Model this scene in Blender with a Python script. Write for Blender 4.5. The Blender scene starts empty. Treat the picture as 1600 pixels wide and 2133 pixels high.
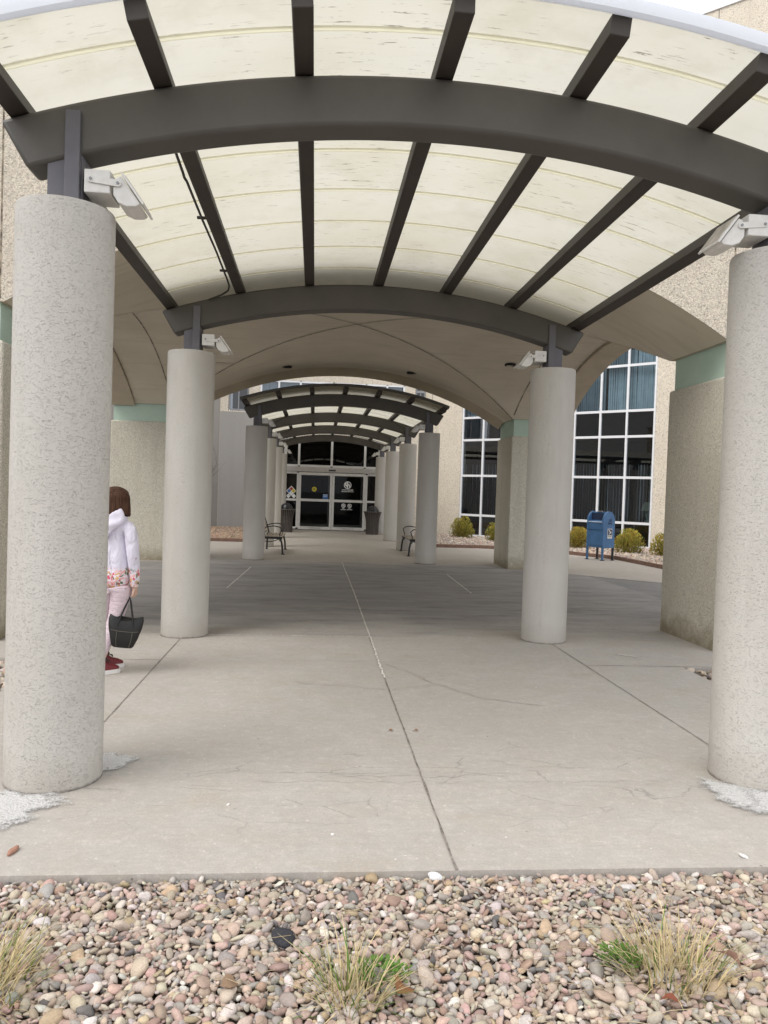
import bpy, math, random
import numpy as np
from mathutils import Vector, Matrix, Euler
random.seed(7); rng = np.random.default_rng(11)
sc = bpy.context.scene
C = sc.collection
R = math.radians
sc.view_settings.view_transform = 'Standard'
sc.view_settings.look = 'None'
sc.view_settings.exposure = 0
sc.view_settings.gamma = 1

# ------------------------------------------------------------------ node helpers
class N:
    """small wrapper to write node materials"""
    def __init__(s, name):
        s.m = bpy.data.materials.new(name); s.m.use_nodes = True
        s.t = s.m.node_tree; s.t.nodes.clear()
        s.out = s.t.nodes.new('ShaderNodeOutputMaterial')
        s._pos = None
    def n(s, typ, **kw):
        nd = s.t.nodes.new('ShaderNode' + typ)
        for k, v in kw.items(): setattr(nd, k, v)
        return nd
    def l(s, a, b): s.t.links.new(a, b)
    def setin(s, nd, key, v):
        sock = nd.inputs[key]
        if hasattr(v, 'node'): s.l(v, sock)
        elif isinstance(v, (tuple, list)) and len(v) == 3 and sock.type == 'RGBA': sock.default_value = (*v, 1)
        else: sock.default_value = v
    def pos(s):
        if s._pos is None: s._pos = s.n('NewGeometry').outputs['Position']
        return s._pos
    def mapping(s, scale=(1, 1, 1), rot=(0, 0, 0), src=None):
        mp = s.n('Mapping'); s.l(src or s.pos(), mp.inputs['Vector'])
        mp.inputs['Scale'].default_value = scale; mp.inputs['Rotation'].default_value = rot
        return mp.outputs[0]
    def noise(s, scale, detail=4, rough=.6, vec=None, dist=0, out='Fac'):
        nd = s.n('TexNoise'); s.l(vec or s.pos(), nd.inputs['Vector'])
        nd.inputs['Scale'].default_value = scale; nd.inputs['Detail'].default_value = detail
        nd.inputs['Roughness'].default_value = rough; nd.inputs['Distortion'].default_value = dist
        return nd.outputs[out]
    def voro(s, scale, vec=None, feature='F1', out='Distance', rnd=1):
        nd = s.n('TexVoronoi', feature=feature); s.l(vec or s.pos(), nd.inputs['Vector'])
        nd.inputs['Scale'].default_value = scale; nd.inputs['Randomness'].default_value = rnd
        return nd.outputs[out]
    def ramp(s, fac, stops, interp='LINEAR'):
        nd = s.n('ValToRGB'); cr = nd.color_ramp; cr.interpolation = interp
        while len(cr.elements) < len(stops): cr.elements.new(.5)
        for e, (p, c) in zip(cr.elements, stops):
            e.position = p
            e.color = (c, c, c, 1) if isinstance(c, (int, float)) else (*c, 1)
        s.l(fac, nd.inputs[0]); return nd.outputs[0]
    def mix(s, fac, a, b, blend='MIX'):
        nd = s.n('Mix', data_type='RGBA', blend_type=blend)
        s.setin(nd, 0, fac); s.setin(nd, 6, a); s.setin(nd, 7, b); return nd.outputs[2]
    def math(s, op, a, b=0.0, c=0.0, clamp=False):
        nd = s.n('Math', operation=op, use_clamp=clamp)
        for i, v in enumerate((a, b, c)): s.setin(nd, i, v)
        return nd.outputs[0]
    def sep(s, vec=None):
        nd = s.n('SeparateXYZ'); s.l(vec or s.pos(), nd.inputs[0]); return nd.outputs
    def bump(s, height, strength=.5, dist=.01, normal=None):
        nd = s.n('Bump'); s.l(height, nd.inputs['Height'])
        nd.inputs['Strength'].default_value = strength; nd.inputs['Distance'].default_value = dist
        if normal: s.l(normal, nd.inputs['Normal'])
        return nd.outputs[0]
    def attr(s, name): return s.n('Attribute', attribute_name=name).outputs['Color']
    def bsdf(s, color, rough=.8, normal=None, metallic=0., spec=.5, **kw):
        b = s.n('BsdfPrincipled'); s.setin(b, 'Base Color', color); s.setin(b, 'Roughness', rough)
        s.setin(b, 'Metallic', metallic); s.setin(b, 'Specular IOR Level', spec)
        if normal: s.l(normal, b.inputs['Normal'])
        for k, v in kw.items(): s.setin(b, k, v)
        return b.outputs[0]
    def done(s, shader): s.l(shader, s.out.inputs[0]); return s.m

M = {}
def concrete_pave(name, tint, dark):
    n = N(name)
    big = n.noise(.55, 5, .6); mid = n.noise(3.2, 6, .65); fine = n.noise(90, 3, .7); sand = n.noise(420, 2, .8)
    c = n.mix(n.ramp(big, [(.35, 0.), (.68, 1.)]), tint, tuple(x * .82 for x in tint))
    patchy = n.noise(7, 6, .75); broom = n.noise(1, 5, .7, vec=n.mapping((5, 38, 5)))
    c = n.mix(n.ramp(patchy, [(.44, 0.), (.66, .42)]), c, tuple(x * .70 for x in tint))
    c = n.mix(n.ramp(broom, [(.40, .22), (.56, 0.)]), c, tuple(x * .66 for x in tint))
    c = n.mix(n.ramp(n.noise(4.1, 5, .7), [(.56, 0.), (.70, .35)]), c, tuple(min(.75, x * 1.2) for x in tint))
    c = n.mix(n.ramp(mid, [(.42, 0.), (.72, .55)]), c, (tint[0] * .82, tint[1] * .76, tint[2] * .68))
    # rusty / tannin blotches
    rust = n.noise(1.3, 6, .7, vec=n.mapping((1, 1.6, 1)))
    c = n.mix(n.ramp(rust, [(.57, 0.), (.72, .48)]), c, (.42, .325, .225))
    c = n.mix(n.ramp(fine, [(.35, .5), (.62, 0.)]), c, (tint[0] * .62, tint[1] * .6, tint[2] * .58))
    c = n.mix(n.ramp(sand, [(.40, .25), (.60, 0.)]), c, (.20, .18, .16))
    chips = n.voro(13, out='Distance'); sel = n.noise(5.5, 3)
    ch = n.math('MULTIPLY', n.ramp(chips, [(.055, 1.), (.095, 0.)]), n.ramp(sel, [(.46, 0.), (.58, 1.)]))
    c = n.mix(n.math('MULTIPLY', ch, .8), c, (.72, .70, .66))
    pits = n.voro(8, vec=n.mapping((1.1, .8, 1), (0, 0, .4))); ps = n.noise(2.3, 2)
    pt = n.math('MULTIPLY', n.ramp(pits, [(.035, 1.), (.06, 0.)]), n.ramp(ps, [(.5, 0.), (.6, 1.)]))
    c = n.mix(n.math('MULTIPLY', pt, .7), c, (.12, .10, .09))
    ed = n.voro(2.7, vec=n.mix(.12, n.mapping((.8, 1.9, 1)), n.noise(3.5, 5, .7, out='Color')), feature='DISTANCE_TO_EDGE')
    yv = n.sep()[1]; near_ = n.ramp(n.math('DIVIDE', n.math('ADD', yv, n.math('MULTIPLY', n.noise(1.4, 4), 1.2)), 10.), [(.41, 0.), (.455, 1.), (.52, 1.), (.57, 0.)])
    ck = n.math('MULTIPLY', n.math('MULTIPLY', n.ramp(ed, [(.004, 1.), (.016, 0.)]), n.ramp(n.noise(3.1, 4, .7), [(.46, 0.), (.56, 1.)])), n.math('ADD', n.math('MULTIPLY', near_, .62), .10))
    c = n.mix(ck, c, tuple(x * .42 for x in tint))
    c = n.mix(n.math('MULTIPLY', near_, n.ramp(n.noise(2.6, 6, .7, vec=n.mapping((.6, 2.2, 1))), [(.46, 0.), (.66, .45)])), c, tuple(x * .66 for x in tint))
    gum = n.voro(2.6); c = n.mix(n.math('MULTIPLY', n.ramp(gum, [(.030, .55), (.045, 0.)]), n.ramp(n.noise(1.9, 2), [(.48, 0.), (.54, 1.)])), c, tuple(x * .45 for x in tint))
    grit = n.noise(21, 6, .85)
    c = n.mix(n.ramp(grit, [(.34, .48), (.52, 0.)]), c, tuple(x * .62 for x in tint)); c = n.mix(n.ramp(grit, [(.55, 0.), (.70, .42)]), c, tuple(min(.8, x * 1.3) for x in tint))
    if dark:  # tyre-dark staining, with the vault's shade painted into the same soft gradient
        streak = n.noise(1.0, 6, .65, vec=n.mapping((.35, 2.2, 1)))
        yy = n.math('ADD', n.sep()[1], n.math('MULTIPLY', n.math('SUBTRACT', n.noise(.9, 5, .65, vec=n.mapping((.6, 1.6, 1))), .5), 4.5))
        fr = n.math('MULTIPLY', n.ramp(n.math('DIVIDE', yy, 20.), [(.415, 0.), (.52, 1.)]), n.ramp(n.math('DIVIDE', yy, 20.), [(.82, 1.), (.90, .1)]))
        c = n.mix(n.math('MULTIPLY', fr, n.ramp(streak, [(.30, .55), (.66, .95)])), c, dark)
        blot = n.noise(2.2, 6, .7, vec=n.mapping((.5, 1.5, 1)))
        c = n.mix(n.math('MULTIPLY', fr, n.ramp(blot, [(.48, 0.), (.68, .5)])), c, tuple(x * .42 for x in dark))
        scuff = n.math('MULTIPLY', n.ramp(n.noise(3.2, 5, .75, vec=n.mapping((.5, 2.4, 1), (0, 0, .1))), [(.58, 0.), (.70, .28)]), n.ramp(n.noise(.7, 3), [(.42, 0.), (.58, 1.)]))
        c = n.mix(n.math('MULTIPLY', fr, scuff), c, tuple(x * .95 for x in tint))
    h = n.math('ADD', n.math('MULTIPLY', fine, .5), n.math('MULTIPLY', sand, .5))
    nb = n.bump(h, .35, .004)
    M[name] = n.done(n.bsdf(c, n.ramp(mid, [(.3, .75), (.7, .95)]), nb, spec=.3))
concrete_pave('pavement', (.57, .54, .50), None)
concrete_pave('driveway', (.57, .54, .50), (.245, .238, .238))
concrete_pave('far_pavement', (.52, .485, .44), None)

n = N('asphalt')
g = n.noise(160, 2, .8); b = n.noise(1.2, 4)
c = n.mix(n.ramp(g, [(.35, 0.), (.7, 1.)]), (.13, .128, .128), (.28, .275, .27))
c = n.mix(n.ramp(b, [(.4, 0.), (.7, .5)]), c, (.30, .285, .27))
M['asphalt'] = n.done(n.bsdf(c, .9, n.bump(g, .6, .006)))

n = N('joint_dark'); j = n.noise(14, 5, .7)
M['joint'] = n.done(n.bsdf(n.ramp(j, [(.38, (.13, .115, .10)), (.62, (.30, .27, .24))]), .95))
n = N('joint_pale'); j = n.noise(30, 4, .7)
M['joint_pale'] = n.done(n.bsdf(n.ramp(j, [(.40, (.42, .38, .34)), (.56, (.80, .78, .74))]), .95))
n = N('crack'); j = n.noise(9, 5, .7)
M['crack'] = n.done(n.bsdf(n.ramp(j, [(.42, (.31, .28, .245)), (.58, (.50, .465, .42))]), .95))
n = N('salt_patch'); j = n.noise(85, 5, .8); v = n.voro(70); lump = n.noise(22, 5, .75)
rad = n.sep(n.attr('Col'))[0]
f = n.math('ADD', rad, n.math('MULTIPLY', n.math('SUBTRACT', lump, .5), 1.5))
f = n.math('ADD', f, n.math('MULTIPLY', n.math('SUBTRACT', j, .5), .9))
al = n.ramp(f, [(.10, 0.), (.30, .45), (.60, 1.)])
sh = n.bsdf(n.ramp(j, [(.30, (.60, .58, .55)), (.50, (.88, .87, .86))]), .95, n.bump(n.math('ADD', j, n.math('MULTIPLY', v, .6)), 1., .02))
tp = n.n('BsdfTransparent'); ms = n.n('MixShader'); n.l(al, ms.inputs[0]); n.l(tp.outputs[0], ms.inputs[1]); n.l(sh, ms.inputs[2])
M['salt'] = n.done(ms.outputs[0])

# column stucco : short dragged horizontal grooves
n = N('column_stucco')
x, y, z = n.sep()
wv = n.mapping((58, 58, 125)); w1 = n.noise(1.0, 2, .6, vec=wv, dist=1.6)
w2 = n.noise(240, 2, .7); blot = n.noise(1.4, 5, .6, vec=n.mapping((1.5, 1.5, .6)))
groove = n.ramp(w1, [(.27, 0.), (.42, 1.)])
c = n.mix(n.ramp(blot, [(.35, 0.), (.7, 1.)]), (.57, .55, .515), (.51, .488, .45))
c = n.mix(n.math('MULTIPLY', n.math('SUBTRACT', 1., groove), .13), c, (.30, .28, .25))
# dirt near the base
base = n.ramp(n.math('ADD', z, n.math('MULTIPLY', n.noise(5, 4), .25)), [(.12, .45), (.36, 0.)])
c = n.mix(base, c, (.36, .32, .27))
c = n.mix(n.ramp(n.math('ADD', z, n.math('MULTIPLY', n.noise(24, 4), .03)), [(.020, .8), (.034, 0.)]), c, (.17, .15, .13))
drip = n.noise(2.4, 5, .65, vec=n.mapping((4, 4, .28)))
c = n.mix(n.ramp(drip, [(.54, 0.), (.76, .20)]), c, (.36, .34, .30))
h = n.math('ADD', n.math('MULTIPLY', groove, .7), n.math('MULTIPLY', w2, .5))
M['column'] = n.done(n.bsdf(c, .92, n.bump(h, .85, .006), spec=.25))

def aggregate(name, mean, spread, moss, scale=55):
    n = N(name); x, y, z = n.sep()
    cell = n.voro(scale, out='Color'); d = n.voro(scale)
    big = n.noise(.7, 4); streak = n.noise(2.2, 4, .6, vec=n.mapping((2, 2, .25)))
    s = n.sep(cell)
    c = n.mix(s[0], tuple(v * (1 - spread) for v in mean), tuple(min(.8, v * (1 + spread)) for v in mean))
    c = n.mix(n.ramp(s[1], [(.80, 0.), (.92, .8)]), c, (.66, .62, .55))
    c = n.mix(n.ramp(s[2], [(.88, 0.), (.96, .7)]), c, tuple(v * .38 for v in mean))
    c = n.mix(n.ramp(d, [(.45, 0.), (.85, .55)]), c, tuple(v * .55 for v in mean))
    c = n.mix(n.ramp(big, [(.4, 0.), (.7, .35)]), c, tuple(v * .75 for v in mean))
    c = n.mix(n.ramp(streak, [(.52, 0.), (.75, .35)]), c, tuple(v * .6 for v in mean))
    if moss:
        g = n.ramp(n.math('ADD', z, n.math('MULTIPLY', n.noise(7, 4), .45)), [(.22, .75), (.55, 0.)])
        c = n.mix(g, c, (.20, .16, .09))
    M[name] = n.done(n.bsdf(c, .95, n.bump(n.math('SUBTRACT', 1., d), .8, .007), spec=.2))
aggregate('pier_aggregate', (.70, .645, .54), .22, True, 95)
aggregate('fascia_aggregate', (.66, .585, .485), .24, False, 75)
aggregate('wall_aggregate', (.74, .66, .545), .10, False, 42)

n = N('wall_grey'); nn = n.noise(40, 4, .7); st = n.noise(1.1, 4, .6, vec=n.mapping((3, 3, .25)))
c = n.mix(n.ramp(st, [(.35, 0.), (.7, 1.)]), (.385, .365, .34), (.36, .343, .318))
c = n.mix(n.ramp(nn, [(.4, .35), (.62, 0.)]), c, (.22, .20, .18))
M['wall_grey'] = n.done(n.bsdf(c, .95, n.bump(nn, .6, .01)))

n = N('vault_stucco'); x, y, z = n.sep()
nn = n.noise(130, 3, .7); st = n.noise(.8, 5, .6); lap = n.noise(2.0, 4, .6, vec=n.mapping((.5, 4, 1), (0, 0, .3)))
c = n.mix(n.ramp(st, [(.35, 0.), (.7, 1.)]), (.70, .635, .52), (.61, .55, .445))
c = n.mix(n.ramp(lap, [(.52, 0.), (.72, .3)]), c, (.42, .36, .27))
edge = n.ramp(n.math('ADD', y, n.math('MULTIPLY', n.noise(1.6, 3), .5)), [(0, 0.), (1, 0.)])
M['vault'] = n.done(n.bsdf(c, .93, n.bump(nn, .5, .004), spec=.2))
n = N('vault_lip'); nn = n.noise(60, 3, .7); st = n.noise(2, 4)
M['vault_lip'] = n.done(n.bsdf(n.ramp(st, [(.3, (.56, .485, .375)), (.7, (.46, .395, .30))]), .93, n.bump(nn, .5, .004)))
n = N('vault_joint'); st = n.noise(7, 4, .7)
M['vault_joint'] = n.done(n.bsdf(n.ramp(st, [(.42, (.12, .095, .07)), (.60, (.42, .355, .265))]), .95))
n = N('mint_band'); st = n.noise(1.6, 5, .6, vec=n.mapping((1, 1, 2)))
M['mint'] = n.done(n.bsdf(n.ramp(st, [(.3, (.50, .63, .53)), (.7, (.41, .54, .45))]), .8, n.bump(n.noise(80, 3), .3, .004)))

n = N('bronze_steel'); st = n.noise(3, 5, .6); sp = n.noise(260, 2, .8); x, y, z = n.sep()
c = n.mix(n.ramp(st, [(.35, 0.), (.7, 1.)]), (.080, .074, .065), (.106, .098, .086))
c = n.mix(n.ramp(sp, [(.70, 0.), (.78, .5)]), c, (.22, .19, .15))
M['steel'] = n.done(n.bsdf(c, n.ramp(st, [(.3, .42), (.7, .60)]), spec=.5))
n = N('purlin_bronze'); st = n.noise(3, 5, .6); sp = n.noise(120, 3, .8)
c = n.mix(n.ramp(st, [(.35, 0.), (.7, 1.)]), (.040, .033, .027), (.058, .048, .039))
c = n.mix(n.ramp(sp, [(.66, 0.), (.76, .5)]), c, (.16, .13, .09))
M['purlin'] = n.done(n.bsdf(c, .6))
n = N('bronze_post'); st = n.noise(6, 4)
M['post'] = n.done(n.bsdf(n.ramp(st, [(.3, (.115, .112, .128)), (.7, (.14, .136, .152))]), .5))

n = N('polycarbonate'); x, y, z = n.sep()
flute = n.n('TexWave', wave_type='BANDS', bands_direction='Y'); n.l(n.pos(), flute.inputs[0]); flute.inputs['Scale'].default_value = 26
dirtv = n.mapping((1.4, 14, 1.4)); d1 = n.noise(1.9, 6, .72, vec=dirtv); d2 = n.noise(.9, 3); d3 = n.noise(5.5, 5, .75, vec=n.mapping((1, 8, 1)))
c = n.mix(n.ramp(d2, [(.35, 0.), (.7, 1.)]), (.63, .612, .54), (.575, .55, .455))
c = n.mix(n.ramp(flute.outputs['Fac'], [(.0, .16), (.5, 0.)]), c, (.50, .48, .39))
c = n.mix(n.ramp(d1, [(.54, 0.), (.72, .12)]), c, (.42, .375, .27))
bl = n.noise(1.7, 5, .7)
c = n.mix(n.ramp(bl, [(.50, 0.), (.68, .35)]), c, (.44, .41, .32))
mark = n.math('MULTIPLY', n.ramp(d3, [(.605, 0.), (.645, 1.)]), n.ramp(n.noise(1.1, 3, .6), [(.44, 0.), (.58, 1.)]))
c = n.mix(n.math('MULTIPLY', mark, .75), c, (.10, .08, .055))
tr = n.n('BsdfTranslucent'); n.l(c, tr.inputs[0])
df = n.n('BsdfDiffuse'); n.l(c, df.inputs[0])
gl = n.n('BsdfGlossy'); gl.inputs['Roughness'].default_value = .35
m1 = n.n('MixShader'); m1.inputs[0].default_value = .27; n.l(tr.outputs[0], m1.inputs[1]); n.l(df.outputs[0], m1.inputs[2])
m2 = n.n('MixShader'); m2.inputs[0].default_value = .04; n.l(m1.outputs[0], m2.inputs[1]); n.l(gl.outputs[0], m2.inputs[2])
M['poly'] = n.done(m2.outputs[0])
n = N('polycarbonate_joiner')
tr = n.n('BsdfTranslucent'); tr.inputs[0].default_value = (.97, .96, .87, 1)
df = n.n('BsdfDiffuse'); df.inputs[0].default_value = (.85, .82, .70, 1)
m1 = n.n('MixShader'); m1.inputs[0].default_value = .12; n.l(tr.outputs[0], m1.inputs[1]); n.l(df.outputs[0], m1.inputs[2])
M['joiner'] = n.done(m1.outputs[0])

def simple(name, col, rough=.6, metallic=0., var=.12, scale=8, bump=0, spec=.5):
    n = N(name); a = n.noise(scale, 4, .6)
    c = n.ramp(a, [(.3, tuple(v * (1 + var) for v in col)), (.7, tuple(v * (1 - var) for v in col))])
    nb = n.bump(n.noise(scale * 12, 3, .7), bump, .004) if bump else None
    M[name] = n.done(n.bsdf(c, rough, nb, metallic, spec)); return M[name]
simple('aluminium_white', (.78, .79, .80), .45, 0, .05)
simple('trim_plain', (.86, .88, .92), .4, 0, .04)
n = N('trim_white'); tr = n.n('BsdfTranslucent'); tr.inputs[0].default_value = (.9, .93, .98, 1)
m1 = n.n('MixShader'); m1.inputs[0].default_value = .5; n.l(tr.outputs[0], m1.inputs[1]); n.l(n.bsdf((.88, .90, .94), .4), m1.inputs[2]); M['trim_white'] = n.done(m1.outputs[0])
simple('door_frame', (.60, .59, .565), .5, 0, .07)
simple('door_header', (.42, .40, .375), .55, 0, .1)
simple('window_white', (.76, .77, .79), .5, 0, .04)
simple('light_white', (.74, .73, .70), .55, 0, .08, 20)
simple('light_dirty', (.50, .46, .40), .6, 0, .25, 14)
simple('bolt_grey', (.25, .25, .26), .4, .6)
simple('black_iron', (.016, .015, .016), .45, 0, .2)
simple('slat_brown', (.34, .285, .22), .5, 0, .2, 12)
simple('bin_bronze', (.085, .072, .064), .5, 0, .2)
simple('bin_liner', (.012, .012, .012), .6)
simple('dome_black', (.015, .015, .018), .18, 0, .1)
simple('mail_blue', (.05, .135, .28), .45, 0, .16, 6, .1)
simple('mail_dark', (.012, .025, .06), .6)
simple('leg_dark', (.03, .03, .035), .6)
simple('sticker_white', (.72, .70, .66), .6, 0, .03)
simple('sticker_navy', (.012, .02, .06), .6, 0, .05)
simple('decal_white', (.75, .76, .76), .6, 0, .03)
simple('decal_red', (.40, .06, .03), .6)
simple('decal_blue', (.03, .13, .36), .6)
simple('decal_yellow', (.62, .52, .05), .6)
simple('decal_olive', (.25, .22, .03), .6)
simple('decal_black', (.02, .02, .02), .6)
simple('kerb_brown', (.19, .115, .085), .9, 0, .25, 9, .5)
simple('interior_dark', (.030, .030, .034), .9)
simple('interior_floor', (.06, .055, .05), .5)
simple('blind_pale', (.62, .69, .72), .8, 0, .15, 3)
simple('blind_white', (.62, .68, .74), .8, 0, .08, 3)
simple('lamp_shade_green', (.30, .32, .24), .8)
simple('cable_black', (.035, .03, .026), .6)
simple('downlight_black', (.010, .009, .009), .7)
simple('soil_brown', (.12, .095, .075), .95, 0, .4, 14, 1.)
simple('bark', (.12, .095, .075), .9, 0, .3, 20, .5)
simple('hoodie_lilac_plain', (.70, .67, .78), .9)
simple('skin', (.55, .36, .28), .55, 0, .06)
simple('bag_black', (.008, .008, .008), .5, 0, .3, 9, .15)
simple('bag_stitch', (.10, .09, .07), .7)
simple('shoe_red', (.15, .013, .018), .6)
simple('shoe_black', (.015, .012, .014), .5)
simple('shoe_sole', (.72, .70, .68), .6)
simple('eye_dark', (.02, .015, .012), .3)
simple('lip_pink', (.42, .19, .16), .5)

def vcol(name, rough=.8, bump=.25, bscale=60, spec=.3, trans=0):
    n = N(name); c = n.attr('Col'); a = n.noise(bscale, 3, .7)
    c = n.mix(n.ramp(a, [(.3, .28), (.6, 0.)]), c, (.12, .10, .085), 'MIX')
    sh = n.bsdf(c, rough, n.bump(a, bump, .004), spec=spec)
    if trans:
        t = n.n('BsdfTranslucent'); n.l(c, t.inputs[0]); mx = n.n('MixShader'); mx.inputs[0].default_value = trans
        n.l(sh, mx.inputs[1]); n.l(t.outputs[0], mx.inputs[2]); sh = mx.outputs[0]
    M[name] = n.done(sh)
vcol('pebbles', .9, .7, 120, .15)
vcol('foliage', .7, .1, 60, .25, .25)
vcol('straw', .8, .1, 60, .2, .2)

def glass(name, tint, refl=1.0):
    n = N(name)
    tr = n.n('BsdfTransparent'); tr.inputs[0].default_value = (*tint, 1)
    gl = n.n('BsdfGlossy'); gl.inputs['Roughness'].default_value = .012; gl.inputs[0].default_value = (.95, .97, 1, 1)
    w = n.noise(.7, 2, .5); nb = n.bump(w, .05, .03); n.l(nb, gl.inputs['Normal'])
    fr = n.n('Fresnel'); fr.inputs[0].default_value = 1.52
    f = n.math('MULTIPLY', fr.outputs[0], 1.7 * refl, clamp=True)
    mx = n.n('MixShader'); n.l(f, mx.inputs[0]); n.l(tr.outputs[0], mx.inputs[1]); n.l(gl.outputs[0], mx.inputs[2])
    M[name] = n.done(mx.outputs[0])
glass('glass_tinted', (.50, .59, .64), 1.1)
glass('glass_dark', (.14, .15, .17), .9)
glass('glass_door', (.55, .56, .57), .16)

# hoodie with floral hem (object coords: z from hem)
n = N('hoodie_print')
tc = n.n('TexCoord').outputs['Object']; x, y, z = n.sep(tc)
tw = n.mix(.10, tc, n.noise(14, 3, vec=tc, out='Color')); blob = n.voro(38, vec=tw, out='Color'); bd = n.voro(38, vec=tw); s = n.sep(blob)
flow = n.mix(n.ramp(s[0], [(.35, 0.), (.5, 1.)]), (.62, .10, .16), (.74, .42, .42))
flow = n.mix(n.ramp(s[1], [(.72, 0.), (.8, 1.)]), flow, (.62, .38, .16))
flow = n.mix(n.ramp(s[2], [(.78, 0.), (.86, 1.)]), flow, (.09, .17, .08))
flow = n.mix(n.ramp(bd, [(.46, 0.), (.60, 1.)]), flow, (.76, .72, .78))
fz = n.math('ADD', z, n.math('MULTIPLY', n.noise(9, 3, vec=tc), .16))
mask = n.ramp(fz, [(.95, 1.), (.985, 0.)], 'LINEAR')
swirl = n.noise(5, 2, .5, vec=n.mapping((1.5, 1.5, .5), src=tc), dist=1.5)
sw = n.math('MULTIPLY', n.ramp(swirl, [(.62, 0.), (.66, 1.)]), n.ramp(z, [(.90, 0.), (.94, 1.), (1.08, 1.), (1.12, 0.)]))
c = n.mix(n.math('MULTIPLY', sw, .55), (.70, .675, .78), (.27, .13, .20))
c = n.mix(mask, c, flow)
wr = n.noise(6.5, 2, .5, vec=n.mapping((1.6, 1.6, .8), (.3, .5, 0), src=tc), dist=.8)
M['hoodie'] = n.done(n.bsdf(c, .9, n.bump(wr, .9, .05), spec=.2))
n = N('leggings_pink'); tc = n.n('TexCoord').outputs['Object']
dts = n.voro(20, vec=tc); wr = n.noise(12, 3, .6, vec=n.mapping((1, 1, 3), src=tc))
c = n.mix(n.ramp(dts, [(.10, .8), (.16, 0.)]), (.64, .53, .58), (.20, .14, .20))
M['leggings'] = n.done(n.bsdf(c, .9, n.bump(wr, .8, .02), spec=.2))
n = N('hair_brown'); tc = n.n('TexCoord').outputs['Object']
st = n.noise(1, 4, .7, vec=n.mapping((90, 90, 6), src=tc))
M['hair'] = n.done(n.bsdf(n.ramp(st, [(.32, (.026, .013, .009)), (.68, (.13, .065, .04))]), .7, n.bump(st, 1., .012), spec=.15))

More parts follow.
